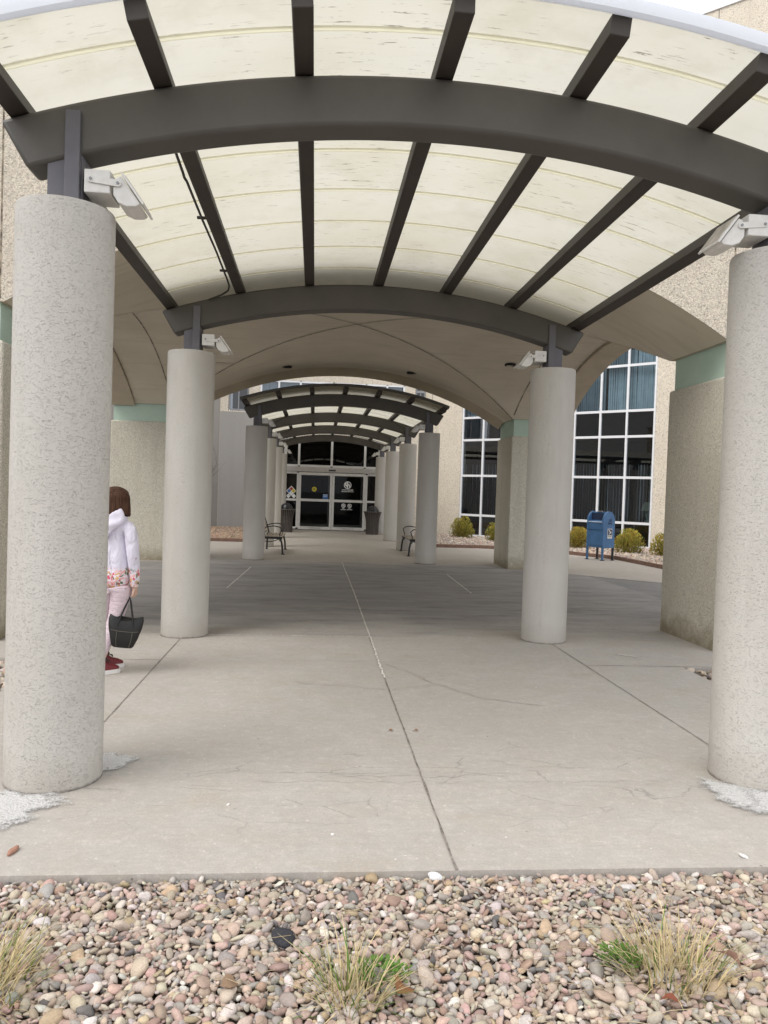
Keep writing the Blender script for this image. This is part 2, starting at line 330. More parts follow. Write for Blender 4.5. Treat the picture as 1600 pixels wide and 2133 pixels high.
# ------------------------------------------------------------------ mesh helpers
class MB:
    def __init__(s): s.v = []; s.f = []; s.c = []; s.col = None
    def add(s, verts, faces, col=None):
        o = len(s.v); s.v += [tuple(v) for v in verts]; s.f += [tuple(i + o for i in f) for f in faces]
        if col is not None or s.c:
            s.c += [(0, 0, 0)] * (o - len(s.c)); s.c += [col or (0, 0, 0)] * len(verts)
    def box(s, c, d, rot=None, piv=None):
        hx, hy, hz = d[0] / 2, d[1] / 2, d[2] / 2
        vs = [Vector((x * hx, y * hy, z * hz)) for z in (-1, 1) for x, y in ((-1, -1), (1, -1), (1, 1), (-1, 1))]
        if rot is not None: vs = [rot @ v for v in vs]
        vs = [v + Vector(c) for v in vs]
        s.add(vs, [(3, 2, 1, 0), (4, 5, 6, 7), (0, 1, 5, 4), (1, 2, 6, 5), (2, 3, 7, 6), (3, 0, 4, 7)])
    def bb(s, x0, x1, y0, y1, z0, z1): s.box(((x0 + x1) / 2, (y0 + y1) / 2, (z0 + z1) / 2), (x1 - x0, y1 - y0, z1 - z0))
    def loft(s, rings, cap=True, closed=True):
        n = len(rings[0]); vs = [p for r in rings for p in r]; fs = []
        for i in range(len(rings) - 1):
            for j in range(n if closed else n - 1):
                k = (j + 1) % n
                fs.append((i * n + j, i * n + k, (i + 1) * n + k, (i + 1) * n + j))
        if cap and closed:
            fs.append(tuple(range(n - 1, -1, -1))); o = (len(rings) - 1) * n; fs.append(tuple(o + j for j in range(n)))
        s.add(vs, fs)
    def tube(s, pts, r, n=8, col=None):
        pts = [Vector(p) for p in pts]; rs = r if isinstance(r, (list, tuple)) else [r] * len(pts)
        rings = []; up = Vector((0, 0, 1)); prev = None
        for i, p in enumerate(pts):
            t = (pts[min(i + 1, len(pts) - 1)] - pts[max(i - 1, 0)]).normalized()
            if prev is None:
                a = t.cross(up); a = a if a.length > .05 else t.cross(Vector((1, 0, 0)))
            else: a = prev - t * prev.dot(t)
            a.normalize(); prev = a; b = t.cross(a)
            rings.append([p + a * (rs[i] * math.cos(q)) + b * (rs[i] * math.sin(q)) for q in [2 * math.pi * k / n for k in range(n)]])
        o = len(s.v); s.loft(rings)
        if col is not None: s.c = s.c[:o] + [(0, 0, 0)] * (o - len(s.c)); s.c += [col] * (len(s.v) - o)
    def lathe(s, prof, n=32, c=(0, 0, 0), cap=True, sx=1, sy=1):
        s.loft([[Vector((c[0] + r * sx * math.cos(2 * math.pi * k / n), c[1] + r * sy * math.sin(2 * math.pi * k / n), c[2] + z)) for k in range(n)] for r, z in prof], cap)
    def prism(s, poly, h0, h1, fn):
        """poly 2d, extruded h0..h1 ; fn(u,v,h)->xyz"""
        s.loft([[fn(u, v, h) for u, v in poly] for h in (h0, h1)])
    def build(s, name, mat, parent=None, smooth=False, bevel=0, seg=2, ang=40, loc=None):
        me = bpy.data.meshes.new(name); me.from_pydata([tuple(v) for v in s.v], [], s.f); me.validate()
        if s.c:
            s.c += [(0, 0, 0)] * (len(s.v) - len(s.c))
            ca = me.color_attributes.new('Col', 'FLOAT_COLOR', 'POINT')
            ca.data.foreach_set('color', np.array([(*c, 1) for c in s.c], 'f').ravel())
        if smooth:
            me.polygons.foreach_set('use_smooth', [True] * len(me.polygons)); me.set_sharp_from_angle(angle=R(ang))
        # consistent outward normals
        import bmesh
        bm = bmesh.new(); bm.from_mesh(me); bmesh.ops.recalc_face_normals(bm, faces=bm.faces); bm.to_mesh(me); bm.free()
        for m in (mat if isinstance(mat, (list, tuple)) else [mat]): me.materials.append(M[m] if isinstance(m, str) else m)
        o = bpy.data.objects.new(name, me); C.objects.link(o)
        if parent: o.parent = parent
        if loc is not None: o.location = loc
        if bevel:
            b = o.modifiers.new('bevel', 'BEVEL'); b.width = bevel; b.segments = seg; b.limit_method = 'ANGLE'; b.angle_limit = R(40)
        return o
def tag(o, label=None, cat=None, group=None, kind=None):
    if label: o['label'] = label
    if cat: o['category'] = cat
    if group: o['group'] = group
    if kind: o['kind'] = kind
    return o
def thing(name, loc, label, cat, group=None, rotz=0):
    o = bpy.data.objects.new(name, None); C.objects.link(o); o.location = loc; o.rotation_euler = (0, 0, rotz)
    o.empty_display_size = .1
    return tag(o, label, cat, group)
def dup(root, loc, rotz=None, label=None, group=None, flip=False):
    r = root.copy(); C.objects.link(r); r.location = loc
    if rotz is not None: r.rotation_euler = (0, 0, rotz)
    if label: r['label'] = label
    if group: r['group'] = group
    for ch in list(root.children):
        c = ch.copy(); C.objects.link(c); c.parent = r
        for g in list(ch.children):
            d = g.copy(); C.objects.link(d); d.parent = c
    return r
def arc(cx, cz, r, a0, a1, n): return [(cx + r * math.cos(a0 + (a1 - a0) * i / n), cz + r * math.sin(a0 + (a1 - a0) * i / n)) for i in range(n + 1)]

# ------------------------------------------------------------------ camera
cam = bpy.data.cameras.new('camera'); co = bpy.data.objects.new('camera', cam); C.objects.link(co)
f_px, pitch, roll, yaw, cx0, cz0 = 1598.75, -.0236, .0329, .0908, -.6336, 1.6
cy, sy = math.cos(yaw), math.sin(yaw); cp, sp = math.cos(pitch), math.sin(pitch)
fw = Vector((sy * cp, cy * cp, sp)); rt = Vector((cy, -sy, 0)); up = rt.cross(fw)
c_, s_ = math.cos(roll), math.sin(roll)
r2 = c_ * rt + s_ * up; u2 = -s_ * rt + c_ * up
co.matrix_world = Matrix(((r2.x, u2.x, -fw.x, cx0), (r2.y, u2.y, -fw.y, 0), (r2.z, u2.z, -fw.z, cz0), (0, 0, 0, 1)))
cam.sensor_fit = 'HORIZONTAL'; cam.sensor_width = 36; cam.lens = 36 * f_px / 1600
cam.clip_start = .05; cam.clip_end = 3000
sc.camera = co

# ------------------------------------------------------------------ light
SUN_EL, SUN_AZ = 52, 238     # azimuth clockwise from +Y : behind and left of the camera
w = bpy.data.worlds.new('World'); sc.world = w; w.use_nodes = True
nt = w.node_tree; bg = nt.nodes['Background']
sky = nt.nodes.new('ShaderNodeTexSky'); sky.sky_type = 'NISHITA'; sky.sun_disc = False
sky.sun_elevation = R(SUN_EL); sky.sun_rotation = R(SUN_AZ); sky.air_density = 1.0; sky.dust_density = 3.0; sky.ozone_density = 1
hs = nt.nodes.new('ShaderNodeHueSaturation'); hs.inputs['Saturation'].default_value = .2
nt.links.new(sky.outputs[0], hs.inputs['Color'])
mx = nt.nodes.new('ShaderNodeMix'); mx.data_type = 'RGBA'; mx.inputs[0].default_value = .62
nt.links.new(hs.outputs[0], mx.inputs[6]); mx.inputs[7].default_value = (13.4, 13.5, 13.9, 1)
nt.links.new(mx.outputs[2], bg.inputs[0]); bg.inputs[1].default_value = .15
sl = bpy.data.lights.new('sun', 'SUN'); sl.energy = 1.5; sl.angle = R(38); sl.color = (1, .95, .88)
so = bpy.data.objects.new('sun', sl); C.objects.link(so); so.location = (-20, -10, 30)
az = R(SUN_AZ); el = R(SUN_EL)
sv = Vector((math.sin(az) * math.cos(el), math.cos(az) * math.cos(el), math.sin(el)))
so.rotation_euler = sv.to_track_quat('Z', 'Y').to_euler()

# ------------------------------------------------------------------ ground
def poly_sheet(name, polys, z, mat, skirt=0., kind='structure', label=None):
    mb = MB()
    for p in polys:
        nv = len(p); vs = [(x, y, z) for x, y in p] + ([(x, y, z - skirt) for x, y in p] if skirt else [])
        fs = [tuple(range(nv))]
        if skirt: fs += [(i, (i + 1) % nv, nv + (i + 1) % nv, nv + i) for i in range(nv)]
        mb.add(vs, fs)
    o = mb.build(name, mat); tag(o, label, None, None, kind); return o
mb = MB(); mb.add([(-1500, -1500, -.14), (1500, -1500, -.14), (1500, 1500, -.14), (-1500, 1500, -.14)], [(0, 1, 2, 3)])
tag(mb.build('ground', 'asphalt'), kind='structure')
poly_sheet('pavement', [[(-3, 3.2), (3, 3.2), (3, 7.17), (-3, 7.17)], [(-14, 7.17), (14, 7.17), (14, 8.52), (-14, 8.52)]], 0, 'pavement', .3)
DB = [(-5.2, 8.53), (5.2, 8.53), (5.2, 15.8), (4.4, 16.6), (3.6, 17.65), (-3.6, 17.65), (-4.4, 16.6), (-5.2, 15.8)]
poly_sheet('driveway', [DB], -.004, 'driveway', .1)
poly_sheet('side_road', [[(5.21, 8.53), (60, 8.53), (60, 9), (14, 12.4), (8.4, 12.9), (5.21, 15.75)], [(-5.21, 8.53), (-5.21, 15.75), (-8.4, 12.9), (-60, 9), (-60, 8.53)]], -.008, 'asphalt', .1)
poly_sheet('far_pavement', [[(-3.6, 17.66), (3.6, 17.66), (4.4, 16.61), (5.2, 15.81), (8.4, 12.91), (14, 12.41), (14, 33), (-14, 33), (-14, 12.41), (-8.4, 12.91), (-5.2, 15.81), (-4.4, 16.61)]], 0, 'far_pavement', .1)

def strip(name, pts, width, z, mat, jag=0, sub=.12, seed=1, mb=None):
    rr = random.Random(seed); own = mb is None; mb = mb or MB()
    P = []
    for a, b in zip(pts[:-1], pts[1:]):
        a, b = Vector(a), Vector(b); k = max(1, int((b - a).length / sub))
        P += [a + (b - a) * (i / k) for i in range(k)]
    P.append(Vector(pts[-1])); L = []; Rr = []
    for i, p in enumerate(P):
        t = (P[min(i + 1, len(P) - 1)] - P[max(0, i - 1)]).normalized(); nn = Vector((-t.y, t.x))
        q = p + nn * rr.uniform(-jag, jag); ww = width * (rr.uniform(.5, 1.25) if jag else rr.uniform(.85, 1.1)) / 2
        L.append((*(q + nn * ww), z)); Rr.append((*(q - nn * ww), z))
    k = len(P); mb.add(L + Rr, [(i, i + 1, k + i + 1, k + i) for i in range(k - 1)])
    if own: return tag(mb.build(name, mat), kind='structure')
mb = MB()
for pts, wd, jg in [([(0.02, 3.2), (.02, 8.5)], .013, .002), ([(-2, 4.7), (-2, 8.3)], .011, .001), ([(2.03, 4.6), (2.03, 8.3)], .011, .001),
                    ([(-14, 7.175), (-2, 7.2)], .01, .001), ([(2.03, 7.2), (14, 7.175)], .01, .001)]:
    strip('', pts, wd, .003, None, jg, mb=mb)
tag(mb.build('pavement_joints', 'joint'), kind='structure')
mb = MB()
strip('', [(.02, 6.6), (.03, 8.5)], .022, .0055, None, .006, .05, 4, mb); strip('', [(-1.75, 8.47), (.03, 8.5)], .016, .0055, None, .004, .05, 5, mb)
strip('', [(.03, 8.54), (.045, 12), (.04, 17.6)], .016, .0015, None, .004, .08, 6, mb); strip('', [(-2, 12.5), (-1.9, 16)], .02, .0015, None, .003, .1, 7, mb)
strip('', [(2.0, 12.5), (2.1, 15.4)], .02, .0015, None, .003, .1, 8, mb); strip('', [(2.55, 7.75), (2.75, 7.6)], .03, .0055, None, .004, .05, 9, mb)
tag(mb.build('pale_joint_filler', 'joint_pale'), kind='structure')
mb = MB()
for i, (pts, wd) in enumerate([([(-.73, 6.38), (-.41, 6.33), (.02, 6.21), (.2, 6.30), (.42, 6.39)], .007), ([(.06, 7.16), (.2, 6.95), (.32, 6.70), (.44, 6.40), (.73, 5.97), (1.17, 5.77)], .009),
        ([(-1.54, 7.15), (-.83, 7.23), (.07, 7.26), (1.0, 7.27), (1.75, 7.36)], .006), ([(-1.1, 4.36), (-.3, 4.33), (.05, 4.37), (.5, 4.31)], .0035), ([(-.9, 4.22), (-.1, 4.2), (1.4, 4.21)], .003),
        ([(.45, 4.55), (.7, 4.44), (1.1, 4.42)], .003), ([(-.3, 4.0), (-.28, 3.75)], .004), ([(-.5, 4.3), (.1, 4.28), (.6, 4.33)], .004)]):
    strip('', pts, wd, .004, None, .022, .045, 20 + i, mb)
tag(mb.build('pavement_cracks', 'crack'), kind='structure')
def patch(mb, cx, cy, rx, ry, seed, z=.004, n=40):
    z = .007 + .0015 * (seed % 5)
    rr = random.Random(seed); ph = [rr.uniform(0, 6.28) for _ in range(4)]
    ring = []
    for k in range(n):
        a = 2 * math.pi * k / n; q = 1 + .16 * math.sin(3 * a + ph[0]) + .1 * math.sin(5 * a + ph[1]) + .07 * math.sin(9 * a + ph[2]) + rr.uniform(-.05, .05)
        ring.append((cx + rx * q * math.cos(a), cy + ry * q * math.sin(a), z))
    o = len(mb.v); mid = [((cx + x) / 2, (cy + y) / 2, q) for x, y, q in ring]
    mb.add([(cx, cy, z)] + mid + ring, [(0, 1 + k, 1 + (k + 1) % n) for k in range(n)] + [(1 + k, 1 + n + k, 1 + n + (k + 1) % n, 1 + (k + 1) % n) for k in range(n)])
    mb.c = mb.c[:o] + [(1, 1, 1)] + [(.75, .75, .75)] * n + [(0, 0, 0)] * n
mb = MB()
patch(mb, -1.76, 4.50, .14, .19, 1); patch(mb, -2.13, 3.86, .31, .27, 2); patch(mb, 1.76, 4.0, .22, .23, 3); patch(mb, 1.99, 3.88, .32, .24, 9)
tag(mb.build('crumbled_concrete', 'salt'), kind='structure')

# ------------------------------------------------------------------ gravel
import bmesh
def ico(sub):
    bm = bmesh.new(); bmesh.ops.create_icosphere(bm, subdivisions=sub, radius=1)
    v = np.array([x.co[:] for x in bm.verts]); f = np.array([[q.index for q in x.verts] for x in bm.faces]); bm.free(); return v, f
PAL = np.array([(.50, .37, .31), (.53, .45, .36), (.47, .40, .33), (.37, .345, .32), (.44, .405, .37), (.66, .62, .57), (.47, .36, .22), (.085, .09, .105), (.31, .19, .15), (.24, .235, .23), (.60, .52, .42), (.44, .30, .26), (.40, .35, .27)])
PW = np.array([.19, .15, .12, .09, .09, .09, .045, .025, .035, .03, .06, .07, .03]); PW /= PW.sum()
def darts(inside, x0, x1, y0, y1, radii, tries, seed, overlap=.8):
    r = random.Random(seed); cell = max(radii) * 2; grid = {}; out = []
    for rad, k in zip(radii, tries):
        for _ in range(k):
            x = r.uniform(x0, x1); y = r.uniform(y0, y1)
            if not inside(x, y): continue
            rr_ = rad * r.uniform(.8, 1.2); gx, gy = int(x // cell), int(y // cell); ok = True
            for i in (-1, 0, 1):
                for j in (-1, 0, 1):
                    for (a, b, q) in grid.get((gx + i, gy + j), ()):
                        if (a - x) ** 2 + (b - y) ** 2 < ((q + rr_) * overlap) ** 2: ok = False; break
                    if not ok: break
                if not ok: break
            if ok: grid.setdefault((gx, gy), []).append((x, y, rr_)); out.append((x, y, rr_))
    return out
def pebble_field(name, pts, z0, sub, mat, label, pal=PAL, pw=PW, seed=3, jit=.008):
    g = np.random.default_rng(seed); bv, bf = ico(sub); nb = 14; shapes = []
    for k in range(nb):
        v = bv.copy()
        for _ in range(3):
            d = g.normal(size=3); d /= np.linalg.norm(d); v *= (1 + .21 * np.sin(2.6 * (bv @ d) + g.uniform(0, 6)))[:, None]
        shapes.append(v)
    shapes = np.array(shapes); n = len(pts); P = np.array(pts)
    rad = P[:, 2]; idx = g.integers(0, nb, n)
    S = np.stack([rad * g.uniform(1.0, 1.45, n), rad * g.uniform(.8, 1.05, n), rad * g.uniform(.38, .72, n)], 1)
    V = shapes[idx] * S[:, None, :]
    a = g.uniform(0, 6.283, n); t = g.normal(0, .42, n); u = g.normal(0, .42, n)
    def rot(V, ang, i, j):
        c, s = np.cos(ang)[:, None], np.sin(ang)[:, None]; A = V[:, :, i] * c - V[:, :, j] * s; B = V[:, :, i] * s + V[:, :, j] * c
        V = V.copy(); V[:, :, i] = A; V[:, :, j] = B; return V
    V = rot(V, t, 0, 2); V = rot(V, u, 1, 2); V = rot(V, a, 0, 1)
    V[:, :, 0] += P[:, 0][:, None]; V[:, :, 1] += P[:, 1][:, None]; V[:, :, 2] += (z0 + g.uniform(-jit, jit, n) + rad * .15)[:, None]
    nv = bv.shape[0]; F = (bf[None] + (np.arange(n) * nv)[:, None, None]).reshape(-1, 3)
    V = V.reshape(-1, 3)
    me = bpy.data.meshes.new(name); me.vertices.add(len(V)); me.vertices.foreach_set('co', V.astype('f').ravel())
    me.loops.add(len(F) * 3); me.loops.foreach_set('vertex_index', F.astype('i').ravel())
    me.polygons.add(len(F)); me.polygons.foreach_set('loop_start', np.arange(0, len(F) * 3, 3, dtype='i'))
    me.polygons.foreach_set('use_smooth', np.ones(len(F), bool)); me.update(calc_edges=True); me.validate()
    cols = (pal[g.choice(len(pal), n, p=pw)] * .72 + np.array([.375, .315, .265]) * .28) * g.uniform(.82, 1.30, (n, 1)) * g.uniform(.95, 1.05, (n, 3))
    cc = np.ones((n, nv, 4), 'f'); cc[:, :, :3] = cols[:, None, :] * g.uniform(.93, 1.07, (n, nv, 1))
    ca = me.color_attributes.new('Col', 'FLOAT_COLOR', 'POINT'); ca.data.foreach_set('color', cc.ravel())
    me.materials.append(M[mat]); o = bpy.data.objects.new(name, me); C.objects.link(o)
    return tag(o, label, 'gravel', None, 'stuff')
mb = MB(); mb.add([(-9, -1, -.062), (9, -1, -.062), (9, 3.2, -.062), (-9, 3.2, -.062), ], [(0, 1, 2, 3)])
for s in (-1, 1): mb.add([(s * 3, 3.2, -.075), (s * 9, 3.2, -.075), (s * 9, 7.17, -.075), (s * 3, 7.17, -.075)], [(0, 1, 2, 3)])
tag(mb.build('bed_soil', 'soil_brown'), kind='structure')
near = darts(lambda x, y: True, -2.7, 2.5, 1.65, 3.185, [.027, .0195, .0145, .0108, .008], [160, 3500, 22000, 50000, 70000], 5, .74)
pebble_field('river_gravel', near, -.030, 2, 'pebbles', 'loose tan, pink and grey river pebbles filling the bed in front of the pavement', seed=3, jit=.010)
under = darts(lambda x, y: True, -2.7, 2.5, 1.65, 3.185, [.018], [14000], 15, .62)
pebble_field('lower_gravel', under, -.048, 2, 'pebbles', 'lower layer of river pebbles showing between the top stones of the front bed', seed=13)
out_ = darts(lambda x, y: not (-2.72 < x < 2.52 and y > 1.63), -6, 6, .2, 3.185, [.04, .03], [6000, 16000], 6, .8)
pebble_field('outer_gravel', out_, -.035, 2, 'pebbles', 'river pebbles at the far left and right ends of the front bed', seed=4)
side = darts(lambda x, y: abs(x) > 3.03, -6, 6, 3.22, 7.14, [.034, .024], [14000, 30000], 7, .8)
pebble_field('side_gravel', side, -.035, 2, 'pebbles', 'reddish pebbles in the beds beside the columns', seed=5)

# ------------------------------------------------------------------ columns
mb = MB(); prof = [(.25, 0)] + [(.25, z) for z in np.linspace(.3, 2.9, 10)] + [(.25, 3.035), (.245, 3.05)]
mb.lathe(prof, 72)
COLY = [4.28, 8.48, 17.85, 21.95, 26.15, 30.42]
desc = {(-1, 0): 'big nearest grey stucco column at left beside the gravel', (1, 0): 'big nearest grey stucco column cut by the right photo edge',
        (-1, 1): 'left column under the rear arch of the near canopy', (1, 1): 'right column under the rear arch of the near canopy',
        (-1, 2): 'left front column of the far canopy, before the bench', (1, 2): 'right front column of the far canopy, hiding half a bench',
        (-1, 3): 'second left column of the far canopy, behind the left bench', (1, 3): 'second right column of the far canopy, behind the right bench',
        (-1, 4): 'third left column of the far canopy, partly hidden', (1, 4): 'third right column of the far canopy, short of the trash bin',
        (-1, 5): 'last left column nearest the entrance doors', (1, 5): 'last right column nearest the doors, behind the trash bin'}
col0 = mb.build('concrete_column', 'column', smooth=True, ang=50)
first = True
for (s, i), d in desc.items():
    o = col0 if first else col0.copy()
    if not first: C.objects.link(o)
    first = False; o.location = (2.0 * s, COLY[i], 0); tag(o, d, 'column', 'round stucco columns carrying the canopies')

# ------------------------------------------------------------------ canopies
AZ, RT, RB = -3.064, 6.93, 6.66
def za(r, x): return AZ + math.sqrt(r * r - x * x)
def beam_mesh(hw=.1):
    mb = MB(); rings = []; n = 56
    for i in range(n + 1):
        xt = -2.315 + 4.63 * i / n; xb = -2.175 + 4.35 * i / n
        t = Vector((xt, 0, za(RT, xt))); b = Vector((xb, 0, za(RB, xb)))
        rings.append([Vector((b.x, -hw, b.z)), Vector((b.x, hw, b.z)), Vector((t.x, hw, t.z)), Vector((t.x, -hw, t.z))])
    mb.loft(rings); return mb
PX = [-2.22, -1.495, -.755, 0, .755, 1.495, 2.22]
def purlin(x, y0, y1, rr=RT):
    mb = MB(); a = math.asin(x / RT); rot = Matrix.Rotation(a, 3, 'Y'); r = RT + .006 + .052
    mb.box((r * math.sin(a), (y0 + y1) / 2, AZ + r * math.cos(a)), (.10, y1 - y0, .104), rot); return mb
def arc_sheet(mb, y0, y1, r, xm=2.31, n=44, th=0):
    am = math.asin(xm / r)
    def ring(rr): return [(rr * math.sin(-am + 2 * am * i / n), AZ + rr * math.cos(-am + 2 * am * i / n)) for i in range(n + 1)]
    if not th:
        p = ring(r); mb.add([(x, y, z) for y in (y0, y1) for x, z in p], [(i, i + 1, n + 2 + i, n + 1 + i) for i in range(n)])
    else:
        p = ring(r) + ring(r + th)[::-1]; mb.loft([[Vector((x, y, z)) for x, z in p] for y in (y0, y1)])
def flatbar(mb, x, z0, z1, y0, y1, wx): mb.bb(x - wx / 2, x + wx / 2, y0, y1, z0, z1)
beam_me = beam_mesh()
def canopy(name, label, beams, y0, y1, joints, trim, conduits):
    t = thing(name, (0, beams[0], 0), label, 'canopy'); oy = beams[0]
    bo = None
    for by in beams:
        if bo is None: bo = beam_me.build('arched_beam', 'steel', t, smooth=True, bevel=.022, seg=3, ang=30)
        else: bo = bo.copy(); C.objects.link(bo)
        bo.location = (0, by - oy, 0)
        for s in (-1, 1):
            pm = MB(); zb = za(RB, 2.0)
            pm.bb(-.09, .09, -.085, .085, 3.05, zb + .03)
            po = pm.build('post', 'post', t, bevel=.004, loc=(1.985 * s, by - oy, 0))
            pf = MB(); pf.bb(-.038, .038, -.125, -.085, 3.051, 3.535)
            pf.build('fin_plate', 'post', po, bevel=.003, loc=(-.045 * s, 0, 0))
            pf = MB(); pf.bb(-.11, .11, -.105, .105, 3.05, 3.062); pf.build('base_plate', 'post', po)
    for x in PX: purlin(x, y0 + .02 - oy, y1 - .02 - oy).build('purlin', 'purlin', t, bevel=.006)
    ys = [y0] + joints + [y1]; RP = RT + .118
    for a, b in zip(ys[:-1], ys[1:]):
        pm = MB(); arc_sheet(pm, a - oy + .004, b - oy - .004, RP); pm.build('roof_panel', 'poly', t, smooth=True)
    for j in joints:
        pm = MB(); arc_sheet(pm, j - oy - .017, j - oy + .017, RP - .012, th=.009); pm.build('panel_joiner', 'joiner', t, smooth=True, ang=30)
    for y, mt in ((y0, trim[0]), (y1, trim[1])):
        pm = MB(); arc_sheet(pm, y - oy - .035, y - oy + .012, RP - .022, 2.325, th=.062); pm.build('edge_trim', mt, t, smooth=True, ang=30)
    for s in (-1, 1):
        pm = MB(); a = s * math.asin(2.325 / RP); rot = Matrix.Rotation(a, 3, 'Y'); r = RP + .002
        pm.box((r * math.sin(a), (y0 + y1) / 2 - oy, AZ + r * math.cos(a)), (.02, y1 - y0 - .03, .05), rot); pm.build('side_trim', 'steel', t)
    for pts in conduits:
        pm = MB(); pm.tube([(x, y - oy, z) for x, y, z in pts], .0095, 7); pm.build('conduit', 'cable_black', t, smooth=True)
    return t
xc = -1.578
cz_ = za(RT, xc) + .035
con = [(xc, 4.4, cz_), (xc + .004, 5.0, cz_ - .004), (xc, 5.3, cz_ - .012), (xc - .004, 5.38, cz_ - .014), (xc, 5.46, cz_ - .008), (xc, 6.2, cz_ - .012), (xc + .003, 7.0, cz_ - .004), (xc, 7.9, cz_ - .01), (xc - .005, 8.14, cz_ - .015), (xc - .03, 8.27, cz_ - .03), (xc - .10, 8.335, cz_ - .06), (xc - .24, 8.345, cz_ - .12)]
near_canopy = canopy('entrance_canopy', 'near bronze steel canopy with arched cream translucent roof over the walkway', COLY[:2], 3.60, 9.05,
       [3.96, 4.65, 5.35, 6.05, 6.75, 7.45, 8.16, 8.86], ('trim_white', 'steel'), [con])
for cy_ in (6.2, 7.65):     # conduit clips
    pm = MB(); pm.box((xc - .005, cy_ - COLY[0], cz_ + .004), (.075, .018, .022)); pm.build('clip', 'cable_black', near_canopy, bevel=.003)
cons = []
for s in (-1, 1):
    for by in COLY[3:]:
        z = za(RT, 1.45); x = s * 1.43
        cons.append([(x, by - 1.2, z - .02), (x, by - .45, z - .01), (x + s * .03, by - .32, z - .04), (x + s * .22, by - .16, z - .13), (x + s * .42, by - .13, z - .22), (x + s * .46, by - .12, 3.2)])
canopy('entrance_canopy', 'far bronze steel canopy with four arches leading to the glass doors', COLY[2:], 17.2, 31.3,
       [17.9 + .7 * k for k in range(19)], ('steel', 'steel'), cons)

# ------------------------------------------------------------------ floodlights
fl = thing('floodlight', (0, 0, 0), 'x', 'floodlight', 'white floodlights on the canopy posts'); fl.scale = (.86, .86, .86)
mb = MB(); mb.bb(.012, .165, -.12, .13, -.065, .075); hs_ = mb.build('housing', 'light_white', fl, bevel=.006)
mb = MB(); mb.bb(-.002, .012, -.05, .06, -.05, .06); mb.build('mounting_plate', 'bolt_grey', fl)
for yy in (-.128, .132):
    mb = MB(); pl = [(.055 + .02 * math.cos(a), .012 + .02 * math.sin(a)) for a in np.linspace(math.pi / 2, 3 * math.pi / 2, 8)] + [(.215 + .02 * math.cos(a), -.005 + .02 * math.sin(a)) for a in np.linspace(-math.pi / 2, math.pi / 2, 8)]
    mb.prism(pl, yy - .005, yy + .005, lambda u, v, h: Vector((u, h, v))); ar = mb.build('arm', 'light_white', fl, bevel=.001)
    for bx, bz in ((.055, .012), (.215, -.005)):
        b2 = MB(); b2.tube([(bx, yy - .012 if yy < 0 else yy + .012, bz), (bx, yy, bz)], .009, 10); b2.build('bolt', 'bolt_grey', ar, smooth=True)
mb = MB(); body = [(.228, .045), (.345, -.115), (.322, -.132), (.265, -.135), (.215, -.115), (.185, -.07), (.185, -.02), (.20, .03)]
mb.prism(body, -.118, .122, lambda u, v, h: Vector((u, h, v))); hd = mb.build('lamp_head', 'light_white', fl, bevel=.006)
mb = MB(); d = Vector((.12, 0, -.165)).normalized(); nn = Vector((.165, 0, .12)).normalized()
cen = Vector((.292, .002, -.037)) + nn * .011
rm = Matrix((d, Vector((0, 1, 0)), nn)).transposed()
mb.box(cen, (.225, .27, .014), rm); mb.build('lens_frame', 'light_white', hd, bevel=.003)
mb = MB(); mb.box(cen + nn * .0085, (.185, .225, .004), rm); mb.build('lens', 'light_dirty', hd)
side_w = {-1: 'left', 1: 'right'}
fd = ['on the big nearest %s column', 'on the %s column under the rear arch of the near canopy', 'on the %s front post of the far canopy', 'on the second %s post of the far canopy', 'on the third %s post of the far canopy', 'on the last %s post by the doors']
k = 0
for i, y in enumerate(COLY):
    for s in (-1, 1):
        lb = 'white tilted floodlight ' + fd[i] % side_w[s]
        loc = (s * (1.985 - .097), y - .02, 3.175 if s < 0 else 3.175)
        if k == 0: fl.location = loc; fl['label'] = lb
        else: f2 = dup(fl, loc, 0 if s < 0 else math.pi, lb)
        k += 1

# ------------------------------------------------------------------ vaulted portico
VX, VY0, VY1, YC, HX, HY, SP, CR, TOP, OX = 5.05, 7.95, 18.35, 13.15, 3.75, 3.85, 3.38, 4.48, 5.7, 5.05
RX = (HX ** 2 + (CR - SP) ** 2) / (2 * (CR - SP)); RY = (HY ** 2 + (CR - SP) ** 2) / (2 * (CR - SP))
def zx(x): return CR - (RX - math.sqrt(RX * RX - x * x)) if abs(x) < HX + 1e-6 else SP
def zy(y): return zx((y - YC) * HX / HY)
po = thing('vaulted_portico', (0, YC, 0), 'wide porte-cochere with tan groin-vaulted ceiling on four pebbled piers, crossing the driveway', 'portico')
mb = MB()
xs = list(np.linspace(-HX, HX, 61)); ys = list(np.linspace(YC - HY, YC + HY, 61))
def grid(xs, ys, fz):
    mb.add([(x, y - YC, fz(x, y)) for y in ys for x in xs], [(j * len(xs) + i, j * len(xs) + i + 1, (j + 1) * len(xs) + i + 1, (j + 1) * len(xs) + i) for j in range(len(ys) - 1) for i in range(len(xs) - 1)])
nq = len(xs); fs_ = []
for j in range(nq - 1):
    for i in range(nq - 1):
        a, b, c, d = j * nq + i, j * nq + i + 1, (j + 1) * nq + i + 1, (j + 1) * nq + i
        if i == j: fs_ += [(a, b, c), (a, c, d)]
        elif i + j == nq - 2: fs_ += [(a, b, d), (b, c, d)]
        else: fs_.append((a, b, c, d))
mb.add([(x, y - YC, max(zx(x), zy(y))) for y in ys for x in xs], fs_)
grid(xs, [VY0 + .02, YC - HY], lambda x, y: zx(x)); grid(xs, [YC + HY, VY1 - .02], lambda x, y: zx(x))
grid([-4.55, -HX], ys, lambda x, y: zy(y)); grid([HX, 4.55], ys, lambda x, y: zy(y))
mb.build('vaulted_ceiling', 'vault', po, smooth=True, ang=6)
